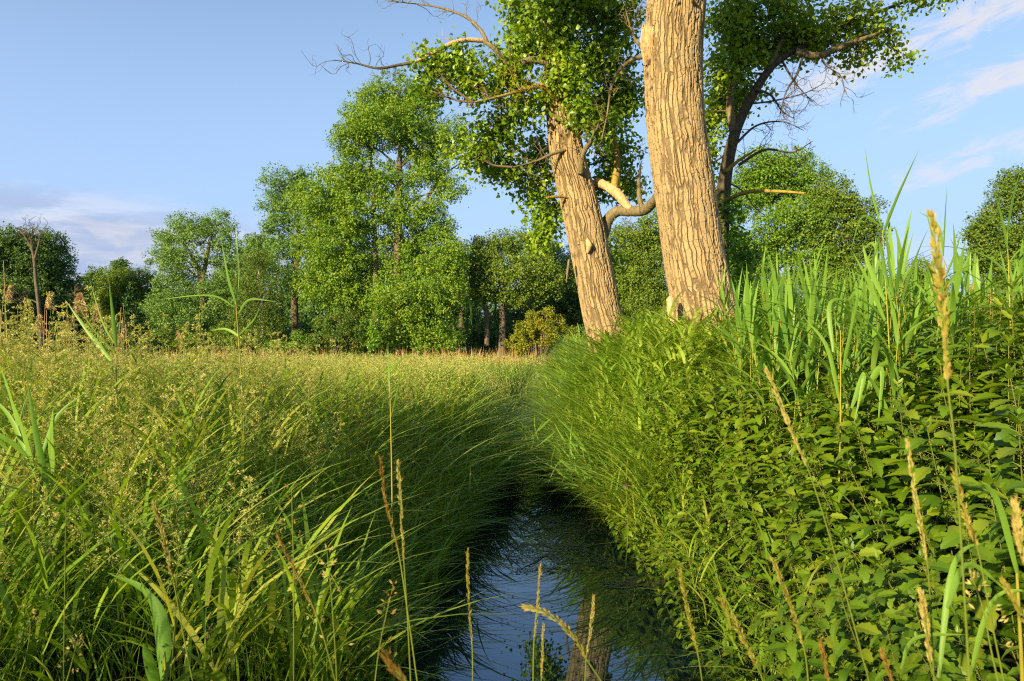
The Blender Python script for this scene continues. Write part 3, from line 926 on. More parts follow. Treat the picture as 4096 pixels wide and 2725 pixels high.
B2 = [limb(root2, "branch", A1(p, D2), r, m, 8, nt, .6, .007) for p, r, m, nt in (
    ([(1286, 225, -.3), (1262, 206, -.4), (1240, 198, -.5), (1205, 207, -.6), (1150, 222, -.8), (1090, 236, -1.0)], [.075, .06, .03, .012], 'lichen', 14),
    ([(1335, 398, -.35), (1342, 355, -.5), (1362, 320, -.7), (1385, 270, -.9)], [.06, .045, .015], 'branch', 8),
    ([(1300, 345, -.3), (1270, 355, -.4), (1230, 372, -.5), (1180, 385, -.6)], [.035, .025, .01], 'branch', 10),
    ([(1318, 455, -.2), (1290, 452, -.3), (1258, 455, -.4)], [.03, .028, .02], 'lichen', 1),
    ([(1290, 290, 0), (1350, 250, .3), (1420, 190, .5), (1470, 120, .6)], [.09, .06, .02], 'branch', 10),
    ([(1280, 110, 0), (1230, 70, .2), (1190, 20, .3), (1170, -60, .3)], [.07, .05, .02], 'branch', 8),
    ([(1276, 90, 0), (1340, 40, .3), (1400, -20, .4), (1430, -90, .5)], [.08, .05, .02], 'branch', 8),
    ([(1312, 390, .3), (1260, 400, .8), (1200, 350, 1.2), (1130, 300, 1.5)], [.07, .04, .015], 'branch', 8),
    ([(1330, 440, .3), (1290, 470, .8), (1255, 500, 1.0), (1240, 540, 1.1)], [.05, .03, .01], 'branch', 8))]
limb(root2, "dead_limb", A1([(1278, 150, -.2), (1225, 138, -.3), (1178, 152, -.4), (1158, 138, -.5), (1138, 112, -.6), (1112, 94, -.6)], D2), [.07, .06, .055, .045, .038], 'branch', 9, 4, .5, .006)
limb(root2, "dead_limb", A1([(1112, 94, -.6), (1075, 92, -.7), (1040, 100, -.8), (1000, 120, -.9), (955, 143, -1.0)], D2), [.038, .04, .033, .022], 'rawwood', 8, 3, .4, .006, label="dead branch with bark stripped off")
limb(root2, "dead_limb", A1([(955, 143, -1.0), (915, 150, -1.0), (870, 157, -1.1), (820, 146, -1.1), (768, 138, -1.2)], D2), [.03, .022, .006], 'deadtwig', 6, 14, .55, .006, up=.1)
limb(root2, "dead_limb", A1([(1122, 98, -.6), (1105, 68, -.5), (1070, 38, -.4), (1010, 17, -.3), (950, 8, -.2), (890, 2, -.2)], D2), [.036, .028, .016, .006], 'branch', 7, 18, .6, .006, up=.2)
leafy(root2, [(1230, 30, 70, 56), (1320, 30, 74, 56), (1415, 40, 66, 66), (1180, 15, 26, 30), (1205, 105, 54, 42), (1375, 135, 84, 60), (1060, 165, 48, 30), (1010, 188, 44, 36, -.8), (1000, 245, 34, 22, -.8),
              (1085, 215, 54, 36, -.6), (1165, 185, 60, 46), (1130, 295, 66, 40), (1205, 255, 50, 46), (1095, 355, 50, 36), (1165, 365, 60, 40), (1235, 320, 34, 56, .9), (1240, 415, 46, 38, .9),
              (1262, 480, 44, 46, .9), (1245, 535, 36, 32, .9), (1390, 235, 58, 56, .7), (1440, 190, 54, 60, .6), (1380, 310, 36, 40, -.6), (1435, 330, 46, 52, .8), (1465, 400, 36, 44, .8), (1400, 400, 30, 40, 1.0),
              (1420, 580, 26, 22, .8), (1330, 250, 26, 36, -.55), (1290, 105, 40, 50, -.5), (1272, 40, 40, 50, -.5), (1300, 180, 44, 40, -.55), (1275, 215, 30, 20, -.6), (1325, 300, 24, 26, -.6), (1265, 390, 24, 24, .9)], D2, [C2] + B2, tbias=.05)
leafy(root2, [(1180, -90, 110, 60, -.4), (1330, -130, 120, 80, .3), (1240, -260, 150, 90, 0), (1420, -230, 110, 90, .6)], D2, [C2], dens=420, size=.08, sig=.22, tw=False)
mb = MB()
limb(root2, "knot", A1([(1352, 552, -.36), (1356, 565, -.4), (1352, 582, -.38)], D2), [.03, .06, .02], 'rawwood', 8)
limb(root2, "hanging_twig", A1([(1310, 598, -.3), (1306, 625, -.34), (1304, 650, -.32)], D2), [.025, .02, .01], 'branch', 6)

# --- third (dark, behind the thick trunk)
D3 = 13.0
root3 = thing("leaning_poplar", "dark ivy-hung stem behind the thickest trunk, arching to the right", 'tree', (at(1668, 780, D3)[0], D3, 1.2), "leaning poplars on the ditch bank")
C3 = near_trunk(root3, [np.array([at(1672, 820, D3)[0], D3, .9])] + A1([(1668, 740), (1660, 620), (1662, 490), (1672, 390), (1694, 300), (1732, 220), (1778, 152), (1832, 115), (1900, 82), (1985, 42), (2080, 5)], D3),
                [.19, .17, .155, .14, .12, .10, .085, .07, .055, .045, .035, .025], D3, mat='bark_dark', sides=40, n=120)
B3 = [limb(root3, "branch", A1(p, D3), r, m, 7, nt, .7, .007) for p, r, m, nt in (
    ([(1690, 310), (1680, 230), (1700, 130), (1720, 30)], [.09, .06, .02], 'branch', 10),
    ([(1760, 175), (1800, 90), (1820, 10)], [.06, .04, .02], 'branch', 8),
    ([(1832, 118, -.1), (1880, 128, -.2), (1930, 110, -.2), (1990, 88, -.3), (2040, 70, -.3)], [.07, .06, .02], 'branch', 10),
    ([(1672, 395, -.2), (1700, 370, -.3), (1740, 345, -.5)], [.05, .03, .015], 'lichen', 5))]
for p, r in (([(1740, 205, -.1), (1775, 220, -.2), (1800, 255, -.3), (1830, 275, -.3)], [.03, .008]), ([(1850, 122, -.2), (1835, 170, -.3), (1810, 210, -.3), (1795, 262, -.3)], [.03, .007]),
             ([(1720, 240, 0), (1780, 232, -.2), (1850, 215, -.2), (1900, 190, -.2)], [.02, .006]), ([(1890, 125, -.2), (1900, 150, -.2), (1935, 175, -.2), (1945, 215, -.2)], [.022, .006]),
             ([(1690, 335, 0), (1740, 290, -.2), (1800, 280, -.3), (1850, 300, -.3)], [.026, .006]), ([(1700, 380, -.2), (1760, 345, -.3), (1825, 350, -.3), (1870, 325, -.3)], [.03, .007]),
             ([(1800, 140, 0), (1830, 190, -.3), (1870, 235, -.3)], [.025, .007])):
    limb(root3, "dead_branch", A1(p, D3), r, 'deadtwig', 6, 11, .55, .0065, up=-.15)
limb(root3, "dead_branch", A1([(1672, 460, -.2), (1705, 447, -.5), (1740, 440, -.8), (1800, 441, -1.0), (1852, 445, -1.2)], D3), [.04, .036, .03, .02], 'lichen', 7, label="bare sunlit branch pointing right")
limb(root3, "dead_branch", A1([(1675, 420, -.2), (1710, 440, -.4), (1735, 475, -.5), (1765, 500, -.6)], D3), [.016, .012, .005], 'deadtwig', 5)
leafy(root3, [(1660, 55, 36, 64), (1715, 40, 54, 56), (1790, 35, 70, 44), (1870, 40, 72, 46), (1950, 50, 72, 40), (2030, 75, 50, 34), (2080, 122, 30, 20), (1990, 112, 44, 20), (2095, 15, 56, 20),
              (1655, 165, 32, 56), (1705, 125, 46, 46), (1770, 98, 48, 36), (1690, 190, 44, 60, .7), (1820, 70, 60, 40, .4), (1705, 215, 40, 44, .9), (1730, 70, 60, 50, .5), (1750, 165, 40, 34, .8), (1655, 255, 30, 44, .6), (1648, 340, 26, 40, .5), (1655, 420, 18, 34, .4), (2150, -10, 40, 14),
              (1850, 85, 60, 26), (1920, 95, 50, 24)], D3, [C3] + B3, dens=1500, tbias=.0)
leafy(root3, [(1760, -90, 140, 60), (1950, -70, 140, 50), (1660, -120, 100, 70), (1850, -180, 160, 80)], D3, [C3], dens=450, size=.08, sig=.22, tw=False)
leafy(root3, [(1672, 490, 26, 40, -.2), (1682, 560, 26, 44, -.3), (1690, 620, 32, 40, -.4), (1682, 680, 30, 40, -.3), (1712, 590, 20, 24, -.4)], D3, [C3], dens=1300, size=.075, sig=.11, name="ivy", mat='ivy', tw=False)


# ------------------------------------------------------------------ meadow (stuff)
def spots(n, x0, x1, y0, y1, keep=None):
    x = rng.uniform(x0, x1, n)
    y = rng.uniform(y0, y1, n)
    k = np.abs(x) < 0.80 * y + 0.8
    if keep is not None:
        k &= keep(x, y)
    x, y = x[k], y[k]
    return np.stack([x, y, gz(x, y)], 1)


left = lambda x, y: x < xc(y) - hw_(y) + 0.04
patch = lambda P, f=0.5: 0.5 + 0.5 * np.sin(P[:, 0] * 1.7 * f + 2 * np.sin(P[:, 1] * 1.1 * f)) * np.cos(P[:, 1] * 1.3 * f + P[:, 0] * .6 * f)


def meadow_h(P):
    """height of the standing grass at a spot on the left"""
    x, y = P[:, 0], P[:, 1]
    d = xc(y) - hw_(y) - x
    u = -x / y
    h = 0.57 + (0.38 + 0.12 * sm((u - .22) / .25)) * sm((y - 1.8) / 3.0) * sm(d / 1.6)
    h = h - (0.20 + 0.08 * sm((u - .22) / .25)) * sm((y - 6.5) / 6)
    return h * (.84 + .30 * patch(P, 2.3))


mb = MB()
for n, y0, y1, wd, sg, hm in ((5000, 1.9, 3.6, .0075, 5, 1.0), (9000, 3.4, 6.5, .010, 5, 1.0), (11000, 6.3, 12, .015, 4, 1.0)):
    P = spots(n * 2, -10, 0.3, y0, y1, lambda x, y: left(x, y) & ((xc(y) - hw_(y) - x > .9) | (rng.uniform(0, 1, x.shape) < .2)))
    N = len(P)
    H = meadow_h(P) * rng.uniform(.55, 1.12, N) * hm
    blades(mb, P, H, rng.uniform(0, 2 * pi, N), rng.uniform(.05, .4, N), rng.uniform(.0, .75, N), rng.choice([.8, 1.1, 1.5, 2.6], N, p=[.35, .35, .2, .1]) * wd, sg,
           np.clip(.15 + .5 * patch(P) + rng.normal(0, .18, N), 0, 1))
x = rng.uniform(-8, 1.6, 20000)  # unseen grass beside and behind the camera, raised to shade the foreground
y = rng.uniform(-7, 2.4, 20000)
k = ((y > -.3) & (x < -.9 - .85 * np.maximum(y, 0))) | (y < -.45)
P = np.stack([x[k], y[k], gz(x[k], y[k])], 1)
N = len(P)
blades(mb, P, np.where(P[:, 1] < -.9, rng.uniform(1.3, 2.0, N), rng.uniform(.8, 1.4, N)), rng.uniform(0, 2 * pi, N), rng.uniform(.05, .25, N), rng.uniform(.0, .5, N), rng.uniform(.008, .02, N), 4, rng.uniform(0, 1, N))
o = tag(mb.build("meadow_grass", M['meadow']), "tall green meadow grass on the left bank of the ditch", "grass", kind='stuff')
mb = MB()
far_keep = lambda x, y: (x < xc(y) - .2) | (y > 24) | (x > 9)
for n, y0, y1, wd in ((26000, 11, 20, .02), (30000, 19, 34, .03), (26000, 32, 60, .05)):
    P = spots(n * 2, -48, 48, y0, y1, far_keep)
    N = len(P)
    H = rng.uniform(.45, .95, N) * (1 - .12 * sm((P[:, 1] - 15) / 10))
    blades(mb, P, H, rng.uniform(0, 2 * pi, N), rng.uniform(.1, .4, N), rng.uniform(.1, .7, N), rng.uniform(.6, 1.5, N) * wd, 3,
           np.clip(.1 + .55 * patch(P, .35) + rng.normal(0, .2, N), 0, 1))
o = tag(mb.build("far_meadow_grass", M['meadow_far']), "yellow-green hay meadow stretching to the trees", "grass", kind='stuff')

def leafy_grass(mb, P, H, nl, L, Wd, bias, spread, lean=.25, tb=.0, seg=6, droop=1.0):
    """leafy grass shoots: a thin stem with arching leaves along its upper part; bias: main direction of the lean"""
    N = len(P)
    azm = np.where(rng.uniform(0, 1, N) < .45, bias + rng.normal(0, spread, N), rng.uniform(0, 2 * pi, N))
    ln = np.abs(rng.normal(lean, .15, N))
    tint = np.clip(.25 + .4 * patch(P, 1.3) + tb + rng.normal(0, .24, N), 0, 1)
    blades(mb, P, H, azm, ln, .1, Wd * .42, 4, tint)
    d = np.stack([np.cos(azm), np.sin(azm), 0 * azm], 1)
    for q in range(nl):
        u = .28 + .7 * (q + rng.uniform(0, 1, N)) / nl
        p = P + d * (H * (ln * u + .1 * u**2))[:, None] + UP * (H * u)[:, None]
        side = azm + rng.normal(0, 1.5, N)
        blades(mb, p, L * rng.uniform(.6, 1.2, N), side, rng.uniform(.35, 1.15, N) * (1.1 - .55 * u), rng.uniform(.45, 1.35, N) * droop, Wd * rng.uniform(.7, 1.25, N), seg,
               np.clip(tint + rng.normal(0, .1, N), 0, 1), twist=.7)


# ditch-side grass leaning over the water, both banks
mb = MB()
for side in (-1, 1):
    for n, y0, y1 in ((900, 3.0, 7.5), (1300, 7.0, 15)):
        y = rng.uniform(y0, y1, n)
        dd = np.abs(rng.normal(0, .42, n)) + .02
        x = xc(y) + side * (hw_(y) - 0.04 + dd)
        if side < 0:
            k = (y > 5.6) | (dd > .22)
            x, y, dd = x[k], y[k], dd[k]
        if side > 0:
            k = (y > 6.6) | (rng.uniform(0, 1, n) < .12)
            x, y, dd = x[k], y[k], dd[k]
        P = np.stack([x, y, np.maximum(gz(x, y), -0.05)], 1)
        N = len(P)
        bias = (pi if side > 0 else 0) + rng.normal(0, .2, N)
        far = sm((y - 7) / 4)
        leafy_grass(mb, P, rng.uniform(.30, .70, N) * (1 - .15 * far), 5, .36 + .06 * far, .016 + .010 * far, bias, 1.2, .3)
        if side < 0:
            blades(mb, P + rng.normal(0, .06, P.shape) * np.array([1, 1, 0]), rng.uniform(.3, .65, N), bias + rng.normal(0, .7, N), rng.uniform(.1, .5, N), rng.uniform(.4, 1.1, N), rng.uniform(.005, .010, N) * (1 + far), 6, rng.uniform(0, .6, N))
o = tag(mb.build("ditch_grass", M['meadow']), "arching grass overhanging both edges of the dark ditch water", "grass", kind='stuff')

# bright bank grass below the trunks
right = lambda x, y: (x > xc(y) + hw_(y) - .05)
mb = MB()
P = np.vstack([spots(3000, .6, 6.5, 7.2, 13, lambda x, y: right(x, y) & (x - xc(y) < 4.4)), spots(3500, .4, 9, 12, 24, right)])
N = len(P)
d = P[:, 0] - xc(P[:, 1])
leafy_grass(mb, P, rng.uniform(.35, .85, N) * (1 - .25 * sm((P[:, 1] - 11) / 4)) * (.5 + .5 * sm((d - .3) / 1.3)) * (.68 + .6 * patch(P, 2.1)), 6, .34 + .012 * P[:, 1], .026 + .0016 * P[:, 1], pi * 1.08, 1.2, .24)
Q = spots(1500, .6, 6.5, 6.8, 13, lambda x, y: right(x, y) & (x - xc(y) < 4.4))
N = len(Q)
blades(mb, Q, rng.uniform(.3, .8, N), rng.uniform(0, 6.3, N), rng.uniform(.05, .5, N), rng.uniform(.3, 1.1, N), rng.uniform(.010, .02, N), 5, rng.uniform(0, .8, N))
o = tag(mb.build("bank_grass", M['bankgrass']), "bright arching grass on the bank below the leaning trunks", "grass", kind='stuff')

# long blades spilling over the ditch at middle distance
mb = MB()
for sd, n in ((1, 620), (-1, 260)):
    y = rng.uniform(6.4, 13.5, n)
    x = xc(y) + sd * (hw_(y) + np.abs(rng.normal(0, .38, n)))
    P = np.stack([x, y, gz(x, y) + rng.uniform(.05, .55, n)], 1)
    blades(mb, P, rng.uniform(.45, .95, n), (pi if sd > 0 else 0) + rng.normal(0, .75, n), rng.uniform(.4, 1.0, n), rng.uniform(.5, 1.35, n), rng.uniform(.016, .034, n), 8, np.clip(rng.normal(.5, .28, n), 0, 1), twist=.6)
o = tag(mb.build("spilling_grass", M['bankgrass']), "long arching blades spilling from the banks over the ditch", "grass", kind='stuff')

# broader-leaved grass shoots among the left meadow
mb = MB()
P = np.vstack([spots(3400, -7, -.5, 2.2, 7.5, left), spots(2600, -6, .3, 6.5, 16, left)])
leafy_grass(mb, P, meadow_h(P) * rng.uniform(.55, .95, len(P)), 4, .44, .019 + .0010 * P[:, 1], .3, 1.5, .14, tb=.15, droop=.6)
o = tag(mb.build("meadow_leaf_grass", M['meadow']), "broad-bladed grass shoots standing in the left meadow", "grass", kind='stuff')


# flowering oat grass: template heads
def spikelet(mb, p, d, L, wdt, tint):
    """one pointed seed as two crossing kites"""
    d = norm(np.asarray(d))
    s = norm(np.cross(d, rng.normal(0, 1, 3)))
    u = np.cross(d, s)
    for q in (s, u):
        mb.add([p, p + d * L * .42 + q * wdt, p + d * L, p + d * L * .42 - q * wdt], [[0, 1, 2, 3]], tint)


def oat_head(mb, st, base, top, whorls, rad, L, wdt, anthers=True):
    """open panicle between two heights on a near vertical stalk"""
    for k in range(whorls):
        t = k / max(1, whorls - 1)
        z0 = base + (top - base) * t
        R = rad * (1 - .75 * t) * rng.uniform(.7, 1.1)
        for q in range(rng.integers(3, 6)):
            a = rng.uniform(0, 2 * pi)
            e = z0 + np.array([cos(a) * R, sin(a) * R, R * rng.uniform(.3, 1.1)])
            tube(mb, [z0, (z0 + e) / 2 + UP * R * .12, e], [.0007, .0005], 3, 3, tint=.2)
            for m in range(rng.integers(2, 5)):
                f = rng.uniform(.35, 1)
                p = z0 + (e - z0) * f + rng.normal(0, .004, 3)
                spikelet(mb, p, np.array([cos(a), sin(a), rng.uniform(-.9, .9)]), L * rng.uniform(.8, 1.25), wdt, np.clip(rng.normal(.5, .22), 0, 1))
    for m in range(6):
        spikelet(mb, top + UP * rng.uniform(-.03, .012), np.array([rng.normal(0, .4), rng.normal(0, .4), 1]), L, wdt, .5)


OAT = []
for v in range(5):
    H = rng.uniform(.95, 1.15)
    b = rng.normal(0, .05, 2)
    root = thing("oat_stalk", "flowering oat grass stalk with open yellow panicle in the left meadow", 'grass stalk', (0, 0, 0), "flowering oat grass stalks in the meadow")
    st, hd = MB(), MB()
    pts = [np.array([0, 0, 0]), np.array([b[0] * .3, b[1] * .3, H * .5]), np.array([b[0], b[1], H])]
    C = tube(st, pts, [.0022, .0016, .0008], 4, 8, tint=.5)
    oat_head(hd, st, C[5] + (C[6] - C[5]) * .3, C[-1], 6, .08, .015, .0029)
    blades(st, np.array([C[1], C[2], C[3]]), [.28, .25, .2], rng.uniform(0, 6, 3), .3, .7, .006, 4, .3)
    st.build("stalk", M['grassstem'], root)
    hd.build("panicle", M['seed'], root)
    OAT.append((root, st, hd))

P = spots(1500, -5.5, -.6, 2.1, 6.8, lambda x, y: x < xc(y) - hw_(y) - .35)
keep = rng.permutation(len(P))[:230]
for i, j in enumerate(keep):
    root = OAT[i % 5][0]
    h = meadow_h(P[j:j + 1])[0] * rng.uniform(.9, 1.35)
    if i < 5:
        root.location = P[j]
        root.scale = (h,) * 3
        root.rotation_euler = (0, 0, rng.uniform(0, 6))
    else:
        dup(root, P[j], rng.uniform(0, 6), h, tilt=(rng.normal(0, .1), rng.normal(0, .1)))


def merged(templ, P, sc, tilt, outs):
    """many copies of templates; outs: (index in template, mesh name, material, label)"""
    res = [MB() for _ in outs]
    for k, tm in enumerate(templ):
        sel = np.arange(len(P)) % len(templ) == k
        p, s_ = P[sel], sc[sel]
        N = len(p)
        a = rng.uniform(0, 2 * pi, N)
        Z = norm(UP + rng.normal(0, tilt, (N, 3)))
        X = np.stack([np.cos(a), np.sin(a), 0 * a], 1)
        X = norm(X - (X * Z).sum(1, keepdims=True) * Z)
        Y = np.cross(Z, X)
        dt = rng.normal(0, .14, N)
        for out, (which, *_r) in zip(res, outs):
            src = tm[which]
            V = np.concatenate(src.V)
            F = np.concatenate([f for f in src.F if f.shape[1] == 4])
            T = np.concatenate([t for f, t in zip(src.F, src.T) if f.shape[1] == 4])
            VV = p[:, None] + s_[:, None, None] * (V[None, :, 0:1] * X[:, None] + V[None, :, 1:2] * Y[:, None] + V[None, :, 2:3] * Z[:, None])
            FF = (F[None] + (np.arange(N) * len(V))[:, None, None]).reshape(-1, 4)
            out.add(VV, FF, np.clip(np.tile(T, N) + np.repeat(dt, len(F)), 0, 1))
    for out, (_, nm, mt, lb) in zip(res, outs):
        tag(out.build(nm, M[mt]), lb, "grass", kind='stuff')


P = np.vstack([spots(260, -4, -.3, 2.2, 3.6, lambda x, y: x < xc(y) - hw_(y) - .15), spots(1000, -9, -.4, 3.0, 9, lambda x, y: x < xc(y) - hw_(y) - .25), spots(700, -4, .4, 6, 15, left), spots(300, -1.6, .2, 3.2, 9, lambda x, y: (x < xc(y) - hw_(y) - .1) & (x > xc(y) - hw_(y) - .8))])
merged(OAT, P, meadow_h(P) * rng.uniform(.9, 1.32, len(P)), .09,
       [(1, "oat_stalks_mass", 'grassstem', "thin green stalks of the massed oat grass on the left"),
        (2, "oat_panicles_mass", 'seed', "massed yellow oat grass seed heads over the left meadow")])

# seed heads of the farther meadow
mb = MB()
P = np.vstack([spots(9000, -16, 2, 9, 22, left), spots(9000, -34, 14, 20, 40, far_keep)])
H = rng.uniform(.6, 1.0, len(P)) * (1 - .1 * sm((P[:, 1] - 15) / 10))
P = P + UP * H[:, None]
for q in range(9):
    Q = P + rng.normal(0, 1, P.shape) * np.array([.045, .045, .07])
    n = len(Q)
    X, Y, Z = frames(n, rng.normal(0, 1, (n, 3)), -.2)
    scatter(mb, *KITE, Q, X, Y, Z, .012 + .0011 * Q[:, 1], np.clip(rng.normal(.5, .22, n), 0, 1))
tag(mb.build("far_seed_heads", M['seed']), "pale yellow haze of seed heads over the far meadow", "grass", kind='stuff')

# dry reed fringe along the wood edge
mb = MB()
P = spots(9000, -26, 18, 33, 42)
P = P[patch(P, .45) > rng.uniform(.25, 1.1, len(P))]
N = len(P)
blades(mb, P, rng.uniform(.8, 1.5, N), rng.uniform(0, 6.3, N), rng.uniform(0, .2, N), rng.uniform(0, .3, N), .035, 3, rng.uniform(0, 1, N))
tag(mb.build("dry_reed_fringe", M['dryreed']), "thin tan fringe of old reeds at the far meadow edge", "reeds", kind='stuff')

# ------------------------------------------------------------------ nettles
def leaf_geom(L, Wd, droop, fold=.22, seg=8, teeth=.16):
    """serrated ovate leaf along +x, base at origin"""
    t = np.linspace(0, 1, seg + 1)
    prof = np.clip(2.25 * (t**0.55) * (1 - t)**0.85, 0, None)
    prof = prof * (1 + teeth * ((np.arange(seg + 1) % 2) * 2 - 1))
    prof[0] = .15
    prof[-1] = 0.0
    x = L * (t - .10 * droop * t**2)
    z = L * (.12 * t - droop * .55 * t**2)
    hwid = Wd * .5 * prof
    V = np.stack([np.stack([x, -hwid, z + hwid * fold], 1), np.stack([x, 0 * x, z], 1), np.stack([x, hwid, z + hwid * fold], 1)], 1).reshape(-1, 3)
    F = [[3 * i + k, 3 * i + 3 + k, 3 * i + 4 + k, 3 * i + 1 + k] for i in range(seg) for k in (0, 1)]
    return V, np.array(F)


def rotz(V, a):
    c, s = cos(a), sin(a)
    return V @ np.array([[c, s, 0], [-s, c, 0], [0, 0, 1]])


def nettle_parts():
    st, lf, ck = MB(), MB(), MB()
    H = rng.uniform(.85, 1.05)
    b = rng.normal(0, .06, 2)
    C = tube(st, [[0, 0, 0], [b[0] * .3, b[1] * .3, H * .5], [b[0], b[1], H]], [.004, .003, .002], 5, 16, tint=.5)
    a = rng.uniform(0, pi)
    nodes = list(np.linspace(.30, .93, 10)) + [.96, .985, 1.0]
    for i, u in enumerate(nodes):
        p = C[min(15, int(round(u * 15)))] * 1.0
        p = np.array([np.interp(u, np.linspace(0, 1, 16), C[:, k]) for k in range(3)])
        L = .185 * (1 - .35 * abs(u - .55) / .45) if u < .94 else (.075, .055, .035)[min(2, i - 10)]
        a += pi / 2 + rng.normal(0, .15)
        for sgn in (0, pi):
            dr = rng.uniform(.2, 1.1) if u < .94 else rng.uniform(-.3, .3)
            l = L * rng.uniform(.85, 1.15)
            V, F = leaf_geom(l, l * rng.uniform(.46, .58), dr)
            pet = l * .22 if u < .94 else .004
            V = V + np.array([pet, 0, pet * .4])
            roll = rng.normal(0, .3)
            V = V @ np.array([[1, 0, 0], [0, cos(roll), sin(roll)], [0, -sin(roll), cos(roll)]])
            if u >= .94:
                th = -.7
                V = V @ np.array([[cos(th), 0, -sin(th)], [0, 1, 0], [sin(th), 0, cos(th)]])
            V = rotz(V, a + sgn + rng.normal(0, .12)) + p
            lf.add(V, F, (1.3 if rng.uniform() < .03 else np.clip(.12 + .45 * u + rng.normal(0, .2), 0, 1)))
            if pet > .006:
                tube(st, [p, V[1]], [.0012, .001], 3, 3, tint=.4)
            if .55 < u < .94:
                for q in range(2):
                    aa = a + sgn + rng.normal(0, .5)
                    e = p + np.array([cos(aa) * .035, sin(aa) * .035, -.03 * rng.uniform(.2, 1.2)])
                    n = 7
                    P_ = p + (e - p) * np.linspace(.1, 1, n)[:, None] + rng.normal(0, .003, (n, 3))
                    for pp in P_:
                        spikelet(ck, pp, rng.normal(0, 1, 3), .006, .0018, rng.uniform(0, 1))
    return st, lf, ck


NET = []
for v in range(6):
    st, lf, ck = nettle_parts()
    root = thing("nettle_plant", "stinging nettle with toothed leaves in the dense patch on the right bank", 'nettle', (0, 0, 0), "nettles on the right bank")
    st.build("stem", M['nettlestem'], root)
    lf.build("foliage", M['nettle'], root)
    ck.build("blossom", M['catkin'], root)
    NET.append((root, st, lf, ck))

P = spots(8000, .9, 6.5, 1.9, 9.4, lambda x, y: (x - xc(y) > hw_(y) - .12) & (x < 1.6 + y * .8) & (y < 7.4 + x * .45))
P = P[np.argsort(P[:, 1] + rng.normal(0, .3, len(P)))]
sel, taken = [], []
for p in P:
    if all((p[0] - q[0])**2 + (p[1] - q[1])**2 > .125**2 for q in taken[-160:]):
        sel.append(p)
        taken.append(p)
    if len(sel) > 1200:
        break
P = np.array(sel)
dN = P[:, 0] - xc(P[:, 1]) - hw_(P[:, 1])
scN = rng.uniform(.72, 1.05, len(P)) * (.55 + .45 * sm(dN / 1.0))
near = np.argsort(P[:, 1] - .15 * P[:, 0])[:285]
mask = np.zeros(len(P), bool)
mask[near] = True
for i, j in enumerate(near):
    root = NET[i % 6][0]
    lean = .38 * (1 - sm(dN[j] / 1.6))
    tl = (rng.normal(0, .10), -lean + rng.normal(0, .10))
    if i < 6:
        root.location = P[j]
        root.scale = (scN[j],) * 3
        root.rotation_euler = leaning(tl[0], tl[1], rng.uniform(0, 6))
    else:
        dup(root, P[j], rng.uniform(0, 6), scN[j], tilt=tl)


def nettle_mass(P, sc):
    lists = [MB(), MB(), MB()]
    for k, tm in enumerate(NET):
        s2 = np.arange(len(P)) % 6 == k
        p, s_ = P[s2], sc[s2]
        N = len(p)
        a = rng.uniform(0, 2 * pi, N)
        lean = .35 * (1 - sm((p[:, 0] - xc(p[:, 1]) - hw_(p[:, 1])) / 1.4))
        Z = norm(UP + rng.normal(0, .12, (N, 3)) + np.stack([-lean, 0 * lean, 0 * lean], 1))
        X = np.stack([np.cos(a), np.sin(a), 0 * a], 1)
        X = norm(X - (X * Z).sum(1, keepdims=True) * Z)
        Y = np.cross(Z, X)
        for out, src in zip(lists, tm[1:]):
            V = np.concatenate(src.V)
            F = np.concatenate([f for f in src.F if f.shape[1] == 4])
            T = np.concatenate([t for f, t in zip(src.F, src.T) if f.shape[1] == 4])
            VV = p[:, None] + s_[:, None, None] * (V[None, :, 0:1] * X[:, None] + V[None, :, 1:2] * Y[:, None] + V[None, :, 2:3] * Z[:, None])
            out.add(VV, (F[None] + (np.arange(N) * len(V))[:, None, None]).reshape(-1, 4), np.tile(T, N))
    for out, nm, mt in zip(lists, ("nettle_stem_mass", "nettle_patch", "nettle_flower_mass"), ('nettlestem', 'nettle', 'catkin')):
        tag(out.build(nm, M[mt]), "farther part of the dense nettle patch on the right bank", "nettles", kind='stuff')


nettle_mass(P[~mask], scN[~mask])

# low creeping greens (cleavers) along the right water edge and between the nettles
mb = MB()
P = np.vstack([spots(3000, .9, 4.2, 2.2, 8.5, lambda x, y: (x - xc(y) > hw_(y) - .1) & (x - xc(y) < hw_(y) + 1.1))])
P = P + UP * (rng.uniform(0, .38, len(P)) * sm((P[:, 0] - xc(P[:, 1]) - hw_(P[:, 1]) + .3) / .6))[:, None]
for q in range(6):
    N = len(P)
    a = q * pi / 3 + rng.uniform(0, .4, N)
    Y = norm(np.stack([np.cos(a), np.sin(a), rng.uniform(-.1, .6, N)], 1))
    X = norm(np.cross(Y, UP))
    scatter(mb, KITE[0] * np.array([.55, 1, 1]), KITE[1], P + rng.normal(0, .004, P.shape), X, Y, np.cross(X, Y), rng.uniform(.018, .034, N), np.clip(rng.normal(.55, .2, N), 0, 1))
tag(mb.build("cleaver_mat", M['nettle']), "creeping narrow-leaved greens along the right water edge", "undergrowth", kind='stuff')

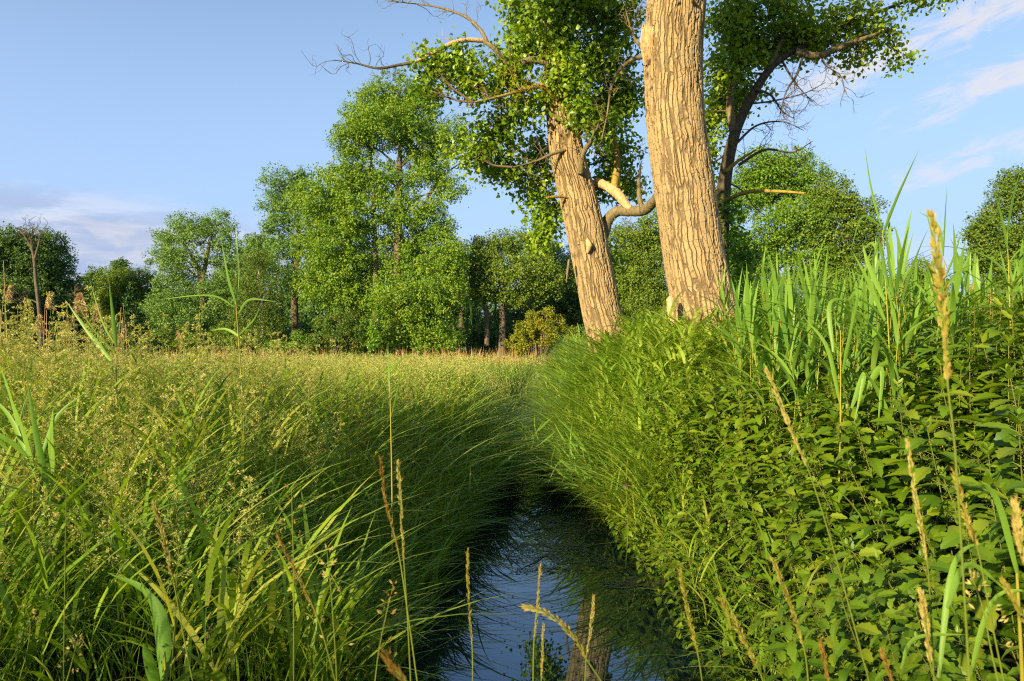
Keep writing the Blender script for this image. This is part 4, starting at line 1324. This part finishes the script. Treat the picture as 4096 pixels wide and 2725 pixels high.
# ------------------------------------------------------------------ reeds
def reed_parts(H, nl, seed_az=None, leafL=.52, wd=.044):
    st = MB()
    b = rng.normal(0, .05, 2)
    C = tube(st, [[0, 0, 0], [b[0] * .3, b[1] * .3, H * .5], [b[0], b[1], H * .93]], [.0055, .0045, .002], 6, 20, tint=rng.uniform(.3, .8))
    leaves = []
    a = rng.uniform(0, 2 * pi)
    for i in range(nl):
        u = .30 + .68 * i / (nl - 1)
        p = np.array([np.interp(u, np.linspace(0, 1, 20), C[:, k]) for k in range(3)])
        a += pi + rng.normal(0, .5)
        mb = MB()
        top = i >= nl - 2
        blades(mb, p[None], leafL * rng.uniform(.75, 1.15), a, rng.uniform(.1, .2) if top else rng.uniform(.25, .6), .08 if top else rng.uniform(.35, 1.15),
               wd * rng.uniform(.7, 1.15), 10, np.clip(rng.normal(.5, .22), 0, 1), twist=.35, fold=True, base=.45)
        leaves.append(mb)
    return st, leaves


def reed_thing(label, group, parts, loc=(0, 0, 0)):
    root = thing("reed", label, 'reed', loc, group)
    parts[0].build("stem", M['reedstem'], root, origin=(0, 0, 0), smooth=True)
    for m in parts[1]:
        m.build("leaf", M['reed'], root, origin=(0, 0, 0), smooth=True)
    root['_o'] = (0, 0, 0)
    return root


RD = [reed_thing("green reed with long arching leaves in the reed bed on the right bank", "green reeds on the right bank", reed_parts(1.55, 9)) for _ in range(5)]
lab2 = "green reed standing among the oat grass on the left bank"
RPOS = []
for n, x0, x1, y0, y1, kp in ((170, 1.9, 4.6, 4.3, 6.8, lambda x, y: (x > 2.0 + (7 - y) * .1) & (y > 3.2 + .42 * x)), (420, 2.4, 8.5, 6.5, 9.5, lambda x, y: x > 2.2)):
    q = spots(n, x0, x1, y0, y1, kp)
    RPOS += list(q[:90 if y0 < 5 else 110])
for i, p in enumerate(RPOS[:200]):
    s_ = float(np.clip((2.0 + .08 * p[1] + rng.normal(0, .16) - p[2]) / 1.62, .45, 1.0))
    if i < 5:
        RD[i].location = p
        RD[i].rotation_euler = (0, 0, rng.uniform(0, 6))
    else:
        dup(RD[i % 5], p, rng.uniform(0, 6), s_, tilt=(rng.normal(0, .06), rng.normal(0, .06)))
q = spots(200, -6.5, -.9, 2.6, 8.5, lambda x, y: x < xc(y) - hw_(y) - .5)[:64]
for p in q:
    dup(RD[rng.integers(5)], p, rng.uniform(0, 6), rng.uniform(.46, .68), label=lab2, group="green reeds on the left bank", tilt=(rng.normal(0, .12), rng.normal(0, .12)))
# reeds hanging over the water from both edges
for k in range(30):
    y = rng.uniform(6.4, 10.5)
    sd = -1 if k % 5 == 4 else 1
    p = np.array([xc(y) + sd * (hw_(y) + rng.uniform(.0, .3)), y, 0.12])
    dup(RD[rng.integers(5)], p, rng.uniform(0, 6), rng.uniform(.48, .70), label="reed leaning low over the water from the ditch edge", group="reeds leaning over the ditch",
        tilt=(rng.normal(0, .2), -sd * rng.uniform(.65, 1.15)))


def lone_reed(label, X, Ytop, D, leaves, stem_top=None, wd=.03, tint=None):
    """leaves: (X0, Y0, Xmid, Ymid, Xtip, Ytip) on the photograph, real depth D"""
    base = at(X, 1000, D)
    base[2] = float(gz(base[0], D))
    root = thing("reed", label, 'reed', base)
    st = MB()
    tX, tY = stem_top
    tube(st, [base, (base + at(tX, tY, D)) / 2 + np.array([.02, 0, 0]), at(tX, tY, D)], [.0065, .0055, .003], 6, 18, tint=.6)
    st.build("stem", M['reedstem'], root, smooth=True)
    for x0, y0, x1, y1, x2, y2, *w_ in leaves:
        ww = w_[0] if w_ else wd
        dd = rng.uniform(-.12, .12)
        C = spline([at(x0, y0, D), at(x1, y1, D + dd * .6), at(x2, y2, D + dd)], 14)
        t = np.linspace(0, 1, 14)
        T = norm(np.gradient(C, axis=0))
        sdv = norm(np.cross(T, norm(np.array([rng.normal(0, .35), 1, .15]))))
        hwid = (ww / 2 * np.minimum(1, .45 + 2.2 * t) * np.maximum(1 - t**2.2, .03))[:, None]
        nf = np.cross(sdv, T)
        V = np.stack([C - sdv * hwid + nf * hwid * .35, C, C + sdv * hwid + nf * hwid * .35], 1).reshape(-1, 3)
        F = [[3 * i + k, 3 * i + k + 1, 3 * i + k + 4, 3 * i + k + 3] for i in range(13) for k in (0, 1)]
        mb = MB()
        mb.add(V, F, rng.uniform(.3, .8) if tint is None else tint)
        mb.build("leaf", M['reed'], root, smooth=True)
    return root


lone_reed("tallest green reed of the right bank with one broad leaf pointing up to the right", 2052, 350, 4.6,
          [(2031, 546, 2066, 455, 2115, 345, .034), (2028, 520, 2005, 430, 1990, 335, .016), (2028, 520, 1985, 500, 1955, 590, .02), (2030, 620, 2010, 560, 1975, 590, .026),
           (2040, 700, 2000, 610, 1985, 560, .034), (2045, 660, 2025, 560, 2012, 600, .03), (2040, 745, 2000, 650, 1960, 575, .028), (2062, 690, 2040, 640, 2020, 700, .03), (2070, 760, 2095, 720, 2110, 760, .022)], (2031, 530))
lone_reed("green reed with narrow forked top leaves left of the blurred grass spike", 2098, 480, 5.6,
          [(2072, 665, 2068, 600, 2064, 510, .02), (2072, 665, 2085, 600, 2103, 530, .03), (2082, 740, 2060, 700, 2030, 650, .024), (2085, 780, 2110, 720, 2125, 690, .024)], (2074, 660))
lone_reed("green reed with upright tapering top behind the blurred grass spike", 2190, 450, 4.9,
          [(2172, 590, 2176, 500, 2180, 430, .016), (2172, 590, 2160, 520, 2112, 485, .022), (2176, 640, 2200, 580, 2218, 510, .02), (2180, 660, 2215, 620, 2235, 580, .018), (2185, 720, 2205, 690, 2204, 760, .03)], (2173, 600))
lone_reed("reed with broad drooping pale leaves in the nettles left of the tall reed", 1915, 700, 4.2,
          [(1918, 810, 1910, 700, 1960, 690, .03), (1955, 690, 1975, 680, 1950, 810, .032), (1935, 930, 1905, 800, 1850, 730, .034), (1940, 860, 1960, 760, 1965, 700, .034), (1960, 940, 1990, 860, 1965, 980, .034),
           (1990, 900, 2030, 850, 2020, 990, .036), (2000, 860, 2060, 840, 2080, 980, .034)], (1935, 760))
lone_reed("green reed with spread twin top leaves above the left meadow", 565, 540, 4.6,
          [(543, 700, 525, 640, 508, 545, .02), (543, 690, 548, 620, 541, 510, .018), (540, 706, 480, 680, 345, 692, .014), (549, 722, 575, 690, 640, 695, .016), (556, 778, 520, 758, 480, 762, .02), (552, 770, 585, 735, 600, 700, .012)], (543, 695))
lone_reed("reed with single upright broad leaf in front of the spruces on the left", 262, 660, 4.4,
          [(268, 800, 262, 740, 250, 640, .03), (262, 790, 235, 740, 205, 640, .012), (255, 830, 200, 760, 150, 690, .03), (270, 820, 215, 760, 165, 680, .02)], (266, 800))
lone_reed("reed with broad leaves fanning out of the left picture edge", 40, 880, 3.0,
          [(70, 1080, 20, 960, -40, 900, .03), (80, 1100, 50, 990, 10, 880, .028), (110, 1130, 85, 1010, 60, 860, .03), (120, 1090, 115, 1010, 122, 940, .034), (60, 1050, 10, 1010, -60, 980, .03), (90, 1060, 130, 960, 200, 900, .02)], (80, 1010))
lone_reed("broad bent reed leaf in the bottom left foreground", 375, 1300, 1.55,
          [(375, 1575, 345, 1380, 248, 1318, .030), (382, 1560, 372, 1420, 325, 1340, .028), (360, 1600, 340, 1520, 330, 1480, .03)], (378, 1500), tint=-.2)
lone_reed("grass clump with long arching grey-green blades at the right bottom corner", 2330, 1100, 1.5,
          [(2345, 1330, 2290, 1140, 2215, 1115, .014), (2160, 1560, 2200, 1290, 2300, 1245, .014), (2300, 1250, 2330, 1240, 2380, 1300, .014), (2180, 1400, 2230, 1300, 2330, 1370, .016), (2075, 1540, 2110, 1470, 2230, 1460, .014), (2230, 1568, 2290, 1380, 2400, 1360, .014)], (2340, 1300))
lone_reed("leafy reed shoot above the far ditch mouth in the middle", 893, 800, 4.0,
          [(896, 900, 894, 850, 893, 790, .010), (899, 860, 935, 820, 990, 826, .010), (896, 930, 880, 880, 850, 850, .010), (900, 960, 915, 900, 925, 850, .010)], (897, 850))


# old reeds with tan plumes on the left
def old_reed(label, X, Y, D, droop=1.0, size=.17, plume=True, group=None, dens=90):
    size *= .78
    top = at(X, Y, D)
    base = at(X + rng.uniform(-12, 12), 900, D)
    base[2] = float(gz(base[0], D))
    root = thing("old_reed", label, 'reed', base, group)
    st = MB()
    tube(st, [base, (base + top) / 2 + np.array([rng.normal(0, .02), 0, 0]), top], [.005, .004, .0022], 5, 12, tint=rng.uniform(.3, .9))
    st.build("stem", M['dryreed'], root, smooth=True)
    if plume:
        mb = MB()
        sx = rng.choice([-1, 1])
        for q in range(dens):
            u = rng.uniform(0, 1)
            p = top + UP * size * (u - .25) + np.array([sx * size * .35 * max(0, u - .4), 0, 0])
            a = rng.uniform(0, 2 * pi)
            L = size * rng.uniform(.3, .6) * (1.1 - .6 * u)
            e = p + np.array([sx * L * .75 + cos(a) * L * .35, sin(a) * L * .4, -L * .35 * droop])
            P_ = spline([p, (p + e) / 2 + UP * L * .25, e], 5)
            s_ = norm(np.cross(e - p, rng.normal(0, 1, 3))) * size * .012
            V = np.stack([P_ - s_, P_ + s_], 1).reshape(-1, 3)
            mb.add(V, [[2 * i, 2 * i + 1, 2 * i + 3, 2 * i + 2] for i in range(4)], rng.uniform(0, 1))
            for m in range(2):
                spikelet(mb, P_[2 + m], e - p, size * .1, size * .012, rng.uniform(0, 1))
        mb.build("plume", M['plume'], root)


old_reed("old reed with the largest drooping tan plume, in front of the spruces", 200, 715, 7.0, 1.2, .32, dens=150)
old_reed("old reed with forked ragged plume right of the largest plume", 236, 728, 7.2, .8, .24)
old_reed("old reed with pale arched plume at upper left, left of the largest one", 104, 700, 7.0, .7, .22)
old_reed("old reed with fluffy plume low beside the dead trunk", 78, 755, 7.0, 1.0, .24)
old_reed("old reed with short dense plume right of the tan plumes", 276, 775, 7.5, .8, .15)
old_reed("old reed with spiky low plume under the largest tan plume", 160, 770, 6.8, .6, .22)
old_reed("old reed with thin plume at the left picture edge", 12, 685, 6.5, .5, .2)
old_reed("small old reed plume low in front of the forked tree", 415, 775, 8, .8, .13)
old_reed("tan old reed with twin plume near the right edge in front of bushes", 2258, 690, 7.5, .9, .2)
old_reed("pale old reed plume left of the right edge bushes", 2232, 668, 7.5, .9, .17)
for k in range(46):
    X, Y = (rng.uniform(-20, 290), rng.uniform(690, 800)) if k < 30 else (rng.uniform(2040, 2300), rng.uniform(640, 760))
    old_reed("bare tan old reed stem standing in the reeds", X, Y, rng.uniform(6, 8), plume=False, group="bare old reed stems")
old_reed("tall bare reed stem at the left edge", 8, 600, 6.5, plume=False)

# ------------------------------------------------------------------ foreground grass heads, each one on the photograph
def head_stalk(label, D, pts, head, kind='spike', mat='spike', fat=1.0, spread=.35, name="grass_stalk"):
    """pts: tip first, then the head's foot, then where the stalk leaves the picture"""
    fat *= .78
    W_ = [at(X, Y, D) for X, Y in pts]
    dirn = W_[-1] - W_[-2]
    dirn = dirn / max(np.linalg.norm(dirn), 1e-6)
    last = W_[-1]
    gzv = float(gz(last[0], last[1]))
    base = np.array([last[0] + dirn[0] * .2, D, min(gzv, last[2] - .2)])
    root = thing(name, label, 'grass stalk', base)
    st = MB()
    tube(st, [base, last + dirn * .16 - UP * .04, last + dirn * .07] + W_[::-1], [.0016, .0014, .0012, .0006], 5, 44, tint=rng.uniform(.3, .9))
    st.build("stalk", M['grassstem'], root, smooth=True)
    hd = MB()
    foot = W_[head]
    C = spline(W_[:head + 1], 40)
    Lh = np.linalg.norm(C[-1] - C[0])
    if kind == 'spike':
        n = int(46 + 300 * Lh)
        for q in range(n):
            u = (q + rng.uniform(0, 1)) / n
            k = min(38, int(u * 39))
            T = norm(C[k] - C[k + 1])
            a = rng.uniform(0, 2 * pi)
            s_ = norm(np.cross(T, [cos(a), sin(a), .3]))
            fatk = fat * (.35 + .65 * sin(pi * min(1, .12 + u * .85))) 
            L = .0098 * fat**.5 * rng.uniform(.8, 1.25)
            p = C[k] + s_ * .0022 * fatk
            d = norm(T + s_ * spread * rng.uniform(.3, 1.2) * fatk)
            t0 = np.clip(rng.normal(.45, .24), 0, 1)
            spikelet(hd, p, d, L, .0016 * fat, t0)
            if rng.uniform() < .5:
                spikelet(hd, p, norm(d + rng.normal(0, .15, 3)), L * 1.25, .0009 * fat, min(1, t0 + .2))
    else:
        n = 6
        for q in range(n):
            u = q / (n - 1)
            k = int(u * 38)
            T = norm(C[k] - C[k + 1])
            for m in range(rng.integers(2, 5)):
                a = rng.uniform(0, 2 * pi)
                R = (.006 + .022 * u) * fat
                e = C[k] + (np.array([cos(a), sin(a) * .8, rng.uniform(.2, .9)])) * R
                tube(st, [C[k], e], [.0005, .0004], 3, 2)
                for w2 in range(rng.integers(1, 4)):
                    spikelet(hd, C[k] + (e - C[k]) * rng.uniform(.6, 1), np.array([cos(a), sin(a) * .8, rng.uniform(-.2, 1.2)]), .010 * rng.uniform(.8, 1.2), .0016, np.clip(rng.normal(.5, .25), 0, 1))
                    if rng.uniform() < .3:
                        spikelet(hd, e, [rng.normal(0, .2), 0, -1], .006, .0012, 1.0)
    hd.build("seed_head", M[mat], root)


head_stalk("large blurred orange grass spike standing against the sky at right", .78, [(2146, 500), (2160, 620), (2172, 720), (2182, 890), (2200, 1060), (2232, 1575)], 3, fat=1.5, spread=.5)
head_stalk("pale slanting grass spike in front of the nettles, right of the water", 1.1, [(1766, 855), (1805, 950), (1860, 1080), (1920, 1270), (2002, 1575)], 2, mat='spikepale', fat=1.15, spread=.3)
head_stalk("slim brownish grass spike left of the long upright stem at right", 1.0, [(2089, 1018), (2108, 1150), (2135, 1300), (2150, 1575)], 2, mat='spikepale', fat=1.0)
head_stalk("loose golden grass head crossing the long upright stem at right", 1.0, [(2196, 1085), (2222, 1185), (2250, 1262), (2280, 1420), (2312, 1575)], 2, fat=1.15, spread=.55)
head_stalk("thick cream grass spike near the bottom right corner", .95, [(2120, 1365), (2130, 1430), (2142, 1530), (2160, 1580)], 2, mat='spikepale', fat=1.25, spread=.5)
head_stalk("golden grass head leaning in from the right picture edge", .9, [(2310, 1340), (2340, 1392), (2385, 1470), (2420, 1580)], 2, fat=1.1, spread=.5)
head_stalk("open few-seeded panicle at bottom right beside the long stem", 1.0, [(2238, 1330), (2262, 1400), (2282, 1500), (2300, 1580)], 2, 'open', 'spikepale', 1.3)
head_stalk("yellow grass spike over the dark lower nettles", 1.1, [(1780, 1290), (1815, 1380), (1850, 1490), (1862, 1580)], 2, fat=1.05)
head_stalk("leaning grass head shedding pollen at the dark water edge", 1.1, [(1660, 1380), (1700, 1450), (1745, 1540), (1765, 1590)], 2, fat=1.15, spread=.6)
head_stalk("yellow grass spike in front of the black water at right", 1.2, [(1566, 1318), (1582, 1400), (1606, 1505), (1618, 1580)], 2, fat=1.1)
head_stalk("greyish blurred grass head at the right picture edge", .75, [(2336, 1160), (2345, 1230), (2362, 1310), (2375, 1580)], 2, mat='spikepale', fat=1.2, spread=.4)
head_stalk("short brown spike tip at the bottom, below the pale slanting stalk", 1.0, [(2031, 1500), (2042, 1535), (2056, 1575), (2060, 1600)], 2, mat='spikebrown')
head_stalk("brown spike tip at the bottom, left of the slanting stalk foot", 1.0, [(1890, 1482), (1897, 1520), (1908, 1575), (1912, 1600)], 2, mat='spikebrown')
head_stalk("upright grass spike over the trunk reflection", 1.3, [(1366, 1376), (1362, 1430), (1350, 1510), (1346, 1580)], 2, mat='spikepale', fat=.9, spread=.5)
head_stalk("arching golden grass spike bent over the blue water", 1.05, [(1212, 1398), (1262, 1412), (1318, 1462), (1352, 1520), (1392, 1580)], 3, fat=1.2, spread=.45)
head_stalk("slim upright spike in the middle of the blue water", 1.3, [(1243, 1306), (1238, 1390), (1229, 1480), (1227, 1580)], 2, fat=.85)
head_stalk("small pale spike right of the slim one in the blue water", 1.3, [(1251, 1442), (1248, 1500), (1246, 1570), (1246, 1600)], 2, mat='spikepale', fat=.8)
head_stalk("straight golden spike at the left edge of the blue water", 1.3, [(1076, 1270), (1078, 1360), (1087, 1490), (1088, 1580)], 2, fat=1.0)
head_stalk("dark brown leaning spike of the crossed pair left of the water", 1.2, [(876, 1057), (888, 1150), (918, 1275), (940, 1420), (962, 1580)], 2, mat='spikebrown', fat=1.0)
head_stalk("pale upright spike of the crossed pair left of the water", 1.2, [(916, 1066), (922, 1160), (930, 1295), (938, 1420), (946, 1580)], 2, mat='spikepale', fat=.95)
head_stalk("blurred brown spike tip at the bottom left of the water", .65, [(891, 1516), (910, 1542), (940, 1575), (950, 1600)], 2, mat='spikebrown', fat=1.1)
head_stalk("open panicle with wide-set pale seeds left of the crossed pair", 1.2, [(753, 1270), (762, 1360), (772, 1500), (776, 1580)], 2, 'open', 'spikepale', 1.1)
head_stalk("small loose panicle with anthers below the crossed pair", 1.2, [(906, 1347), (890, 1410), (872, 1500), (862, 1580)], 2, 'open', 'spike', .9)
head_stalk("dark orange leaning spike in the left foreground", 1.2, [(640, 1232), (682, 1320), (732, 1425), (775, 1580)], 2, mat='spikebrown', fat=1.0, spread=.25)
head_stalk("tall open oat panicle with hanging anthers in the left foreground", 1.25, [(671, 1125), (673, 1200), (676, 1330), (676, 1580)], 2, 'open', 'spike', 1.5)
head_stalk("thick pinkish-brown spike in the left foreground", 1.25, [(356, 1165), (376, 1240), (398, 1330), (420, 1450), (446, 1580)], 2, mat='spikepale', fat=1.4, spread=.45)
head_stalk("loose pale head at the bottom left above the broad leaf", 1.4, [(180, 1470), (172, 1500), (160, 1545), (150, 1580)], 2, 'open', 'spikepale', 1.0)
head_stalk("long upright stem with buff panicle near the left edge", 1.5, [(155, 1080), (152, 1180), (150, 1290), (146, 1580)], 2, 'open', 'spike', 1.3)
head_stalk("nodding oat panicle left of the broad bent leaf", 1.6, [(60, 1400), (70, 1440), (62, 1500), (40, 1580)], 2, 'open', 'spikepale', 1.2)

# comfrey flower clusters
for lab, X, Y, D in (("small pink bell flower cluster low in the left foreground", 480, 1450, 2.2), ("pale pink flower cluster by the right water edge", 1440, 1115, 6.0)):
    c = at(X, Y, D)
    base = np.array([c[0], D, max(0.05, float(gz(c[0], D)))])
    root = thing("comfrey_plant", lab, 'flower', base)
    st, fl, lf = MB(), MB(), MB()
    tube(st, [base, (base + c) / 2 + np.array([.02, 0, 0]), c], [.004, .002], 5, 10)
    for q in range(7):
        p = c + rng.normal(0, .014, 3)
        tube(fl, [p, p - UP * .013], [.0025, .004], 6, 4, tint=rng.uniform(0, 1))
    for q in range(8):
        V, F = leaf_geom(.13, .05, rng.uniform(.3, .9), teeth=0)
        lf.add(rotz(V, rng.uniform(0, 6.3)) + base + (c - base) * rng.uniform(.3, .95), F, rng.uniform(.3, .9))
    st.build("stem", M['grassstem'], root)
    fl.build("flower", M['pinkflower'], root, smooth=True)
    lf.build("foliage", M['nettle'], root)

# drifting bits on the water
mb = MB()
n = 90
y = rng.uniform(3.6, 9, n)
P = np.stack([xc(y) + rng.uniform(-1, 1, n) * hw_(y), y, np.full(n, .006)], 1)
a = rng.uniform(0, 6.3, n)
Y = np.stack([np.cos(a), np.sin(a), 0 * a], 1)
X = np.stack([-np.sin(a), np.cos(a), 0 * a], 1)
scatter(mb, KITE[0] * np.array([.35, 1, .3]), KITE[1], P, X, Y, np.broadcast_to(UP, (n, 3)), rng.uniform(.02, .07, n), rng.uniform(0, 1, n))
tag(mb.build("floating_litter", M['dryreed']), "small dead leaf bits drifting on the ditch water", "leaf litter", kind='stuff')

# duckweed rafts
mb = MB()
for cx_, cy_, rx, ry, n in ((.42, 6.75, .42, .55, 3200), (.55, 7.7, .5, .45, 2200), (1.15, 5.75, .32, .16, 1500), (.3, 6.1, .3, .15, 350), (.2, 4.9, .5, .5, 60), (.35, 4.3, .4, .3, 30)):
    a = rng.uniform(0, 2 * pi, n)
    r = np.sqrt(rng.uniform(0, 1, n)) * (1 + .35 * np.sin(3 * a + cx_ * 9) + .2 * np.sin(7 * a))
    P = np.stack([cx_ + rx * r * np.cos(a), cy_ + ry * r * np.sin(a), np.full(n, .004) + rng.uniform(0, .003, n)], 1)
    ph = rng.uniform(0, 6.3, n)
    X = np.stack([np.cos(ph), np.sin(ph), 0 * ph], 1)
    Y = np.stack([-np.sin(ph), np.cos(ph), 0 * ph], 1)
    scatter(mb, np.array([[-.5, -.35, 0], [.1, -.5, 0], [.5, 0, .05], [.1, .5, 0], [-.5, .35, 0]]), [[0, 1, 2, 3, 4]], P, X, Y, np.broadcast_to(UP, (n, 3)), rng.uniform(.008, .02, n), rng.uniform(0, 1, n))
tag(mb.build("duckweed", M['weed']), "grey-green duckweed rafts floating on the dark ditch water", "duckweed", kind='stuff')
